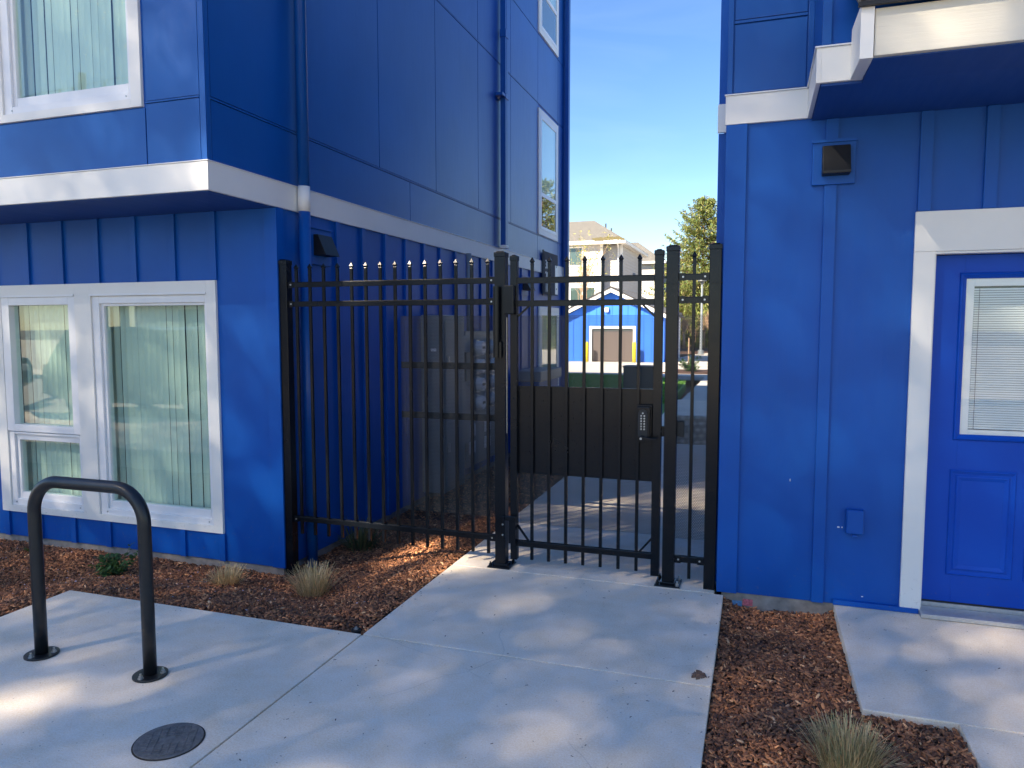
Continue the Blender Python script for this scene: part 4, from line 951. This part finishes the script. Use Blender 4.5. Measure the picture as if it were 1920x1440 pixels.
bare_tree((-3.75, 56, 0), 2.6, 'pale-trunked bare young tree just left of the lamp post', PALEBARK, .7, .45, None, 6, OR_, r0=.07)
bare_tree((-3.2, 54, 0), 2.7, 'pale-trunked bare young tree just right of the lamp post', PALEBARK, .7, .45, None, 8, OR_, r0=.10)
# orange-brown hedge and dark fence behind
def mass(name, label, x0, x1, y0, y1, z0, z1, n, size, cols, cat='hedge', kind=None):
    P_ = np.c_[rng.uniform(x0, x1, n), rng.uniform(y0, y1, n), rng.uniform(z0, z1, n)]
    top = z1-(z1-z0)*.35*(.5+.5*np.sin(P_[:, 0]*2.1+1)*np.cos(P_[:, 0]*.7)); P_ = P_[P_[:, 2] < top]
    V, F, T = leaf_cloud(P_, size, cols); loc = ((x0+x1)/2, (y0+y1)/2, z0)
    o = bpy.data.objects.new(name, np_mesh(name, V-np.array(loc), F, LEAF, T)); o.location = loc; reg(o, None, Vector(loc)); return tag(o, label, cat, kind=kind)
mass('hedge', 'orange-brown shrubbery behind the dark fence', -9.5, -1.0, 61, 62.5, .1, 4.0, 9000, .16, [(.32, .20, .08), (.26, .22, .08), (.14, .15, .05), (.40, .26, .12)])
mass('tree_line', 'distant dark green trees behind the houses', -60, 60, 95, 105, 0, 9.0, 26000, .6, [(.05, .08, .03), (.07, .10, .03), (.10, .10, .05)], 'trees', 'stuff')
WF = thing('board_fence', 'dark brown board fence behind the young trees', 'fence', (-3, 60, 0)); wm = flat('dark_fence_wood', (.045, .038, .034), .8, 0, .3, 6)
bdm = MB().box(-.07, .07, 0, .025, 0, 1.95).mesh('board', wm, (0, 0, 0))
for k in range(56): place('board', bdm, (-8.2+k*.15, 60+(.0 if k % 2 else .02), 0), WF)
for z in (.35, 1.7): B('rail', wm, WF, -8.3, .4, 60.05, 60.1, z, z+.1)

# ------------------------------------------------------------ yard furniture
def bedbox(name, pts, z=.02): o = build(MB().prism(pts, -.1, z, 'z'), name, SOIL); o['kind'] = 'structure'
bedbox('yard_mulch_bed', [(-3.1, 25.3), (4, 25.3), (4, 27.2), (-2.9, 27.4)], .03)
bedbox('tree_mulch_bed', [(-9, 37.5), (-3.9, 37.5), (-3.5, 43), (-1, 52), (3, 59.5), (-9, 59.5)], .03)
LP = thing('lamp_post', 'slim grey lamp post standing in the far yard', 'lamp post', (-3.03, 42.85, 0))
build(MB().tube([(-3.03, 42.85, 0), (-3.03, 42.85, 4.0)], [.075, .055], 12).tube([(-3.03, 42.85, 0), (-3.03, 42.85, .25)], .16, 14), 'pole', GREYBOX, LP)
build(MB().tube([(-3.03, 42.85, 4.0), (-3.03, 42.85, 4.12), (-3.03, 42.85, 4.16), (-3.03, 42.85, 4.24)], [.10, .12, .26, .22], 16), 'lamp_head', DARKBOX, LP)
leafy('shrub', 'small green bush at the foot of a staked sapling beyond the lawn', -2.2, 26.3, 26, .50, .42, 14, .10, [(.05, .12, .03), (.09, .17, .04)])
bare_tree((-2.12, 26.4, 0), 1.9, 'staked bare sapling beyond the lawn', BARK, .35, .5, None, 11, r0=.022, nb=6)
st = thing('stake', 'grey wooden stake beside the sapling', 'stake', (-2.28, 26.4, 0)); build(MB().tube([(-2.28, 26.4, 0), (-2.28, 26.4, 1.2)], .025, 6), 'pole', PALEBARK, st)
leafy('shrub', 'small yellow-green plant by the lamp post', -2.85, 37.3, 14, .35, .30, 10, .12, [(.20, .26, .05), (.14, .20, .05)])
GB = thing('pedestal', 'dark green-grey utility pedestal on the lawn behind the gate', 'utility box', (-2.38, 15.6, 0)); PG = flat('dark_green_enamel', (.035, .05, .045), .5, 0, .08, 8)
B('body', PG, GB, -2.70, -2.06, 15.5, 16.0, 0, .72, .015); B('lid', PG, GB, -2.715, -2.045, 15.485, 16.015, .721, .765, .012)

# shed with roller door
SH = thing('shed', 'bright blue gabled shed with brown roller door and white trim', 'shed', (-6.3, 33, 0))
cx = -6.30; wl, wr = -8.65, -3.95; ev = 2.02; pk = 3.16; dl, dr, dt = -7.21, -5.32, 1.50; y0 = 33.0
m = MB(); m.box(wl, dl, y0, y0+.1, 0, dt); m.box(dr, wr, y0, y0+.1, 0, dt); m.prism([(wl, dt), (wr, dt), (wr, ev), (cx, pk), (wl, ev)], y0, y0+.1, 'y')
m.box(wl, wl+.1, y0+.1, 39, 0, ev); m.box(wr-.1, wr, y0+.1, 39, 0, ev); m.box(wl+.1, wr-.1, 38.9, 39, 0, ev); build(m, 'wall', BLUE_SHED, SH)
for k in range(13):
    x = wl+.18+k*.36; ztop = ev+(pk-ev)*(1-abs(x-cx)/(cx-wl))
    zb = dt+.13 if dl-.13 < x < dr+.13 else 0.0
    B('batten', BLUE_SHED, SH, x-.025, x+.025, y0-.02, y0-.001, zb, ztop-.03, 0)
m = MB()
for s_ in (1, -1):
    e = cx+s_*2.62; q = [(cx, pk+.18), (e, ev+.04), (e, ev-.12), (cx, pk+.0)]; build(MB().prism(q, y0-.30, y0-.26, 'y'), 'fascia', WHITE, SH)
    q = [(cx, pk+.25), (cx+s_*2.66, ev+.09), (cx+s_*2.66, ev+.045), (cx, pk+.185)]; build(MB().prism(q, y0-.34, 39.3, 'y'), 'roof', GROOF, SH)
m = MB(); m.box(dl-.12, dl, y0-.03, y0+.02, 0, dt+.12); m.box(dr, dr+.12, y0-.03, y0+.02, 0, dt+.12); m.box(dl, dr, y0-.03, y0+.02, dt, dt+.12); build(m, 'door_trim', WHITE, SH)
rd = thing  # roller door slats
sl_ = MB().prism([(0, 0), (.022, .012), (.022, .055), (0, .068)], dl, dr, 'x').mesh('roller_slat', ROLL, (0, 0, 0))
for k in range(22): place('roller_slat', sl_, (0, y0+.04, .01+k*.0675), SH)
B('door_head', DARKBOX, SH, dl, dr, y0+.02, y0+.09, dt-.12, dt)
lt = B('wall_light', VINYL, SH, -6.60, -6.44, y0-.12, y0-.001, 2.26, 2.46, .02)
for x, lab in ((-7.36, 'yellow bollard left of the shed roller door'), (-5.19, 'yellow bollard right of the shed roller door')):
    b_ = thing('bollard', lab, 'bollard', (x, 32.6, 0), 'yellow bollards at the shed door'); build(MB().tube([(x, 32.6, 0), (x, 32.6, .86), (x, 32.6, .92)], [.085, .085, .03], 16), 'post', YELLOW, b_, smooth=True)
# cream houses
def siding(mb, p0, p1, z0, z1, dirn, step=.19):      # lap boards along a wall from p0 to p1
    a = Vector((p0[0], p0[1], 0)); b = Vector((p1[0], p1[1], 0)); n_ = Vector(dirn); z = z0
    while z < z1:
        zt = min(z+step, z1); v = [a+Vector((0, 0, z))+n_*.03, b+Vector((0, 0, z))+n_*.03, b+Vector((0, 0, zt))+n_*.008, a+Vector((0, 0, zt))+n_*.008, a+Vector((0, 0, z)), b+Vector((0, 0, z))]
        mb.add(v, [(0, 1, 2, 3), (4, 5, 1, 0)]); z += step
H1 = thing('house', 'cream three-storey house with moss-edged brown roof behind the blue shed', 'house', (-10, 43, 0))
hx = -7.57; hy = 42.0; he = 6.35
m = MB(); m.box(-20, -8.70, hy, hy+.1, 0, he); m.box(-8.70, -8.60, hy, hy+.6, 0, he); m.box(-8.60, hx, hy+.5, hy+.6, 0, he); m.box(hx-.1, hx, hy+.6, 50.3, 0, he); m.box(-20, hx, 50.2, 50.3, 0, he); build(m, 'wall', CREAM, H1)
m = MB(); siding(m, (-20, hy), (-8.70, hy), 0, he, (0, -1, 0)); siding(m, (-8.6, hy+.5), (hx, hy+.5), 0, he, (0, -1, 0)); siding(m, (hx, hy+.5), (hx, 50.3), 0, he, (1, 0, 0)); o = build(m, 'siding', CREAM, H1); o['kind'] = 'stuff'
m = MB(); m.box(-8.72, -8.58, hy-.04, hy+.02, 0, he); m.box(hx-.13, hx+.035, hy+.46, hy+.62, 0, he); build(m, 'corner_board', WHITE, H1)
m = MB(); m.box(-20.4, hx+.35, hy-.42, hy-.36, he-.02, he+.17); m.box(hx+.30, hx+.36, hy-.36, 50.8, he-.02, he+.17); m.box(-20.4, hx+.30, hy-.36, hy+.0, he-.02, he+.0); m.box(hx, hx+.3, hy, 50.8, he-.02, he); build(m, 'eave', WHITE, H1)
ez = he+.18; rz = 7.85; V = [(-20.4, hy-.42, ez), (hx+.36, hy-.42, ez), (hx+.36, 50.8, ez), (-20.4, 50.8, ez), (-9.3, 43.0, rz), (-9.3, 49.5, rz), (-20.4, 43.0, rz), (-20.4, 49.5, rz)]
build(MB().add(V, [(0, 1, 4, 6), (1, 2, 5, 4), (2, 3, 7, 5), (4, 5, 7, 6), (0, 3, 2, 1), (0, 6, 7, 3)]), 'roof', ROOF, H1)
fm = lambda t, u: Vector(V[0])+(Vector(V[1])-Vector(V[0]))*t+(Vector(V[4])-Vector(V[1]))*u+Vector((0, -.004, .012))
mo = MB()
for k in range(260):
    t_ = random.uniform(.87, .995); u_ = abs(random.gauss(0, .05)); c = fm(t_, u_); r_q = random.uniform(.02, .07)
    q = [c+Vector((r_q*math.cos(a)*1.6, r_q*math.sin(a)*.62, r_q*math.sin(a)*.75)) for a in (0, 1.2, 2.3, 3.3, 4.3, 5.3)]; mo.add(q, [tuple(range(6))])
o = build(mo, 'moss', flat('roof_moss', (.09, .075, .03), .95, 0, .5, 30), H1); o['kind'] = 'stuff'
build(MB().tube([(-7.75, hy+.40, 0), (-7.75, hy+.40, he-.02)], .045, 8).tube([(-7.75, hy+.40, he-.2), (-7.68, hy-.3, he)], .045, 8), 'downspout', WHITE, H1)
for a, z in ((( -11.2, 43.0), 7.2), ((-9.55, 42.6), 7.05)): build(MB().box(a[0]-.2, a[0]+.2, a[1]-.15, a[1]+.15, z, z+.25), 'roof_vent', DARKBOX, H1, .02)
for yy, z in ((44.4, 7.6), (46.2, 7.55), (47.6, 7.3)): build(MB().tube([(-8.9, yy, z-.4), (-8.9, yy, z+.25)], .05, 8), 'vent_pipe', DARKBOX, H1)
def house_window(H, x0, x1, y, z0, z1, panes=2, gm=GLASS):
    m = MB(); ring(m, x0, x1, z0, z1, (.08,)*4, y-.06, y+.0); wn = build(m, 'window', WHITE, H)
    B('pane', gm, wn, x0+.08, x1-.08, y-.045, y-.04, z0+.08, z1-.08); B('interior', DARKBOX, wn, x0+.08, x1-.08, y-.035, y-.031, z0+.08, z1-.08)
    if panes > 1: B('mullion', WHITE, wn, (x0+x1)/2-.025, (x0+x1)/2+.025, y-.055, y-.046, z0+.08, z1-.08)
house_window(H1, -10.62, -9.72, hy, 5.1, 6.25, 1); house_window(H1, -10.55, -8.95, hy, 2.2, 3.95, 2); house_window(H1, -13, -11.5, hy, 2.2, 3.95, 2); house_window(H1, -13, -11.8, hy, 5.1, 6.25, 1)
m = build(MB().tube([(hx+.03, 46.5, 4.9), (hx+.16, 46.5, 4.85)], .10, 10), 'exhaust_vent', GREYBOX, H1)
H2 = thing('house', 'second cream house with tan gable roof stepped behind the first', 'house', (-9, 60, 0))
m = MB(); m.box(-11, -7.45, 60, 60.1, 0, 6.8); m.box(-7.55, -7.45, 60.1, 70, 0, 6.8); build(m, 'wall', CREAM, H2)
m = MB(); siding(m, (-11, 60), (-7.45, 60), 0, 6.8, (0, -1, 0)); siding(m, (-7.45, 60), (-7.45, 70), 0, 6.8, (1, 0, 0)); o = build(m, 'siding', CREAM, H2); o['kind'] = 'stuff'
V = [(-13, 59.6, 6.8), (-7.1, 59.6, 6.8), (-7.1, 70.4, 6.8), (-9.6, 61.5, 8.6), (-9.6, 69, 8.6), (-13, 61.5, 8.6), (-13, 69, 8.6), (-13, 70.4, 6.8)]
build(MB().add(V, [(0, 1, 3, 5), (1, 2, 4, 3), (2, 7, 6, 4), (3, 4, 6, 5), (0, 7, 2, 1)]), 'roof', ROOF, H2)
build(MB().box(-13, -7.06, 59.52, 59.59, 6.66, 6.84).box(-7.08, -7.02, 59.6, 70.4, 6.66, 6.84), 'eave', WHITE, H2)
build(MB().box(-9.6, -7.0, 58.8, 60, 3.7, 3.9), 'porch_roof', CREAM, H2)
WS = thing('storage_building', 'pale lavender-grey shed wall just right of the blue shed', 'shed', (-3.2, 36, 0))
B('wall', flat('pale_wall', (.60, .60, .66), .6, 0, .04, 3), WS, -3.93, -3.72, 33.6, 38, 0, 2.05); B('roof', GROOF, WS, -4.1, -3.66, 33.4, 38.2, 2.06, 2.3)

# ------------------------------------------------------------ unseen building added to throw shade across the yard, left beyond the first
NB_ = thing('shadeblock', 'blue outbuilding behind the left apartment building, unseen, added to shade the yard', 'building', (-10, 16.8, 0))
B('wall', BLUE, NB_, -14, -6.5, 15.4, 18.0, -.2, 6.9); B('roof', GROOF, NB_, -14.2, -6.4, 15.3, 18.1, 6.9, 7.05)

# ------------------------------------------------------------ street behind the camera, seen in the window reflections
def car(loc, rot, label, paintm, h=1.75, L=4.8):
    t = thing('parked_car', label, 'car', (0, 0, 0)); W = .92
    side = [(-L/2, .45), (-L/2+.02, .85), (-L/2+.12, 1.02), (-L/2+1.25, 1.10), (L/2-.25, 1.10), (L/2-.03, .9), (L/2, .42), (L/2-.45, .30)]
    # wheel arches
    def arch(cx_): return [(cx_+.40*math.cos(a), .34+.40*math.sin(a)) for a in [PI*i/8 for i in range(9)]]
    low = [(L/2-.45, .30)]+arch(L/2-.95)+[(L/2-1.4, .28), (-L/2+1.4, .28)]+arch(-L/2+.9)+[(-L/2+.4, .30)]
    pr_ = side[:-1]+low
    m = MB(); n_ = len(pr_); rows_ = []
    for yv, sh in ((-W, .03), (-W+.06, 0), (W-.06, 0), (W, .03)):
        rows_.append([(x*(1-sh*.6), yv, z-sh*(.6 if z > .8 else 0)) for x, z in pr_])
    vs = sum(rows_, []); fs = [(r*n_+i, r*n_+(i+1) % n_, (r+1)*n_+(i+1) % n_, (r+1)*n_+i) for r in range(3) for i in range(n_)]
    m.add(vs, fs+[tuple(range(n_)), tuple(range(4*n_-1, 3*n_-1, -1))]); body = build(m, 'body', paintm, t, smooth=False)
    cab = [(-L/2+1.15, 1.09), (-L/2+1.95, h-.06), (-L/2+2.3, h), (L/2-.9, h), (L/2-.55, h-.08), (L/2-.22, 1.09)]
    m = MB(); n_ = len(cab); vs = [(x, y*(1-.16*(z-1.09)/(h-1.09)), z) for y in (-W+.03, W-.03) for x, z in cab]
    m.add(vs, [tuple(range(n_)), tuple(range(2*n_-1, n_-1, -1))]+[(i, (i+1) % n_, (i+1) % n_+n_, i+n_) for i in range(n_)]); build(m, 'cabin', paintm, t)
    for s_ in (-1, 1):
        for a, b in ((-L/2+1.5, -L/2+2.55), (-L/2+2.65, L/2-1.35), (L/2-1.25, L/2-.62)):
            yy = s_*(W-.03); q = [(a+.05, 1.14), (a+(.42 if a < -L/2+1.6 else .03), h-.13), (b, h-.13), (b, 1.14)]
            build(MB().add([(x, s_*(W-.03)*(1-.16*(z-1.09)/(h-1.09))+s_*.004, z) for x, z in q], [(0, 1, 2, 3)]), 'side_window', DARK, t)
    for x in (-L/2+.9, L/2-.95):
        for s_ in (-1, 1):
            wl_ = build(MB().tube([(x, s_*(W-.22), .34), (x, s_*(W-.01), .34)], .34, 28), 'wheel', HOOD, t)
            build(MB().tube([(x, s_*(W-.01), .34), (x, s_*(W+.005), .34)], .22, 20), 'rim', ALU, wl_)
    for s_ in (-1, 1):
        build(MB().box(-L/2-.01, -L/2+.12, s_*.62-.16, s_*.62+.16, .72, .88), 'headlight', VINYL, t, .02); build(MB().box(L/2-.10, L/2+.01, s_*.74-.10, s_*.74+.10, .75, 1.0), 'taillight', flat('tail_red', (.5, .02, .02), .3), t, .02)
    t.location = loc; t.rotation_euler = (0, 0, rot); return t
car((-11.3, -2.75, -.14), PI, 'dark charcoal parked car nearest the camera, reflected in the big window', flat('charcoal_car_paint', (.02, .025, .03), .15, .3, .02, 3, 0))
car((-18.6, -2.75, -.14), PI, 'navy parked car behind the charcoal one', flat('navy_car_paint', (.015, .03, .07), .15, .3, .02, 3, 0), 1.8)
UP = thing('utility_pole', 'wooden utility pole with crossarm across the street', 'utility pole', (-21.5, -11.4, 0))
build(MB().tube([(-21.5, -11.4, 0), (-21.5, -11.4, 10)], [.16, .12], 10), 'pole', BARK, UP); build(MB().box(-22.7, -20.3, -11.46, -11.34, 9.3, 9.42), 'crossarm', BARK, UP)
build(MB().tube([(-21.1, -11.2, 7.9), (-21.1, -11.2, 8.8)], .24, 14), 'transformer', GREYBOX, UP)
for x in (-22.5, -21.9, -20.5): build(MB().tube([(x, -11.4, 9.42), (x, -11.4, 9.6)], .04, 8), 'insulator', DARKBOX, UP)
for i, y in enumerate((9.6, 8.2)):
    pts_ = [(-80+k*10, -11.4, y+.0012*((k*10-58.5) % 60-30)**2-.9) for k in range(15)]; o = build(MB().tube(pts_, .012, 4), 'power_line', HOOD); tag(o, ('upper' if i == 0 else 'lower')+' power line across the street on the utility pole', 'cable')
H3 = thing('house', 'cream house across the street behind the camera', 'house', (-22, -26, 0)); B('wall', CREAM, H3, -34, -12, -32, -24, 0, 4.6); build(MB().prism([(-34.6, 4.6), (-11.4, 4.6), (-23, 8.0)], -32.5, -23.5, 'y'), 'roof', ROOF, H3)
for a in (-31, -27, -20, -15.5):
    m = MB(); ring(m, a, a+1.6, 1.2, 2.7, (.1,)*4, -24.0, -23.94); wn = build(m, 'window', WHITE, H3); B('pane', DARK, wn, a+.1, a+1.5, -23.99, -23.96, 1.3, 2.6)
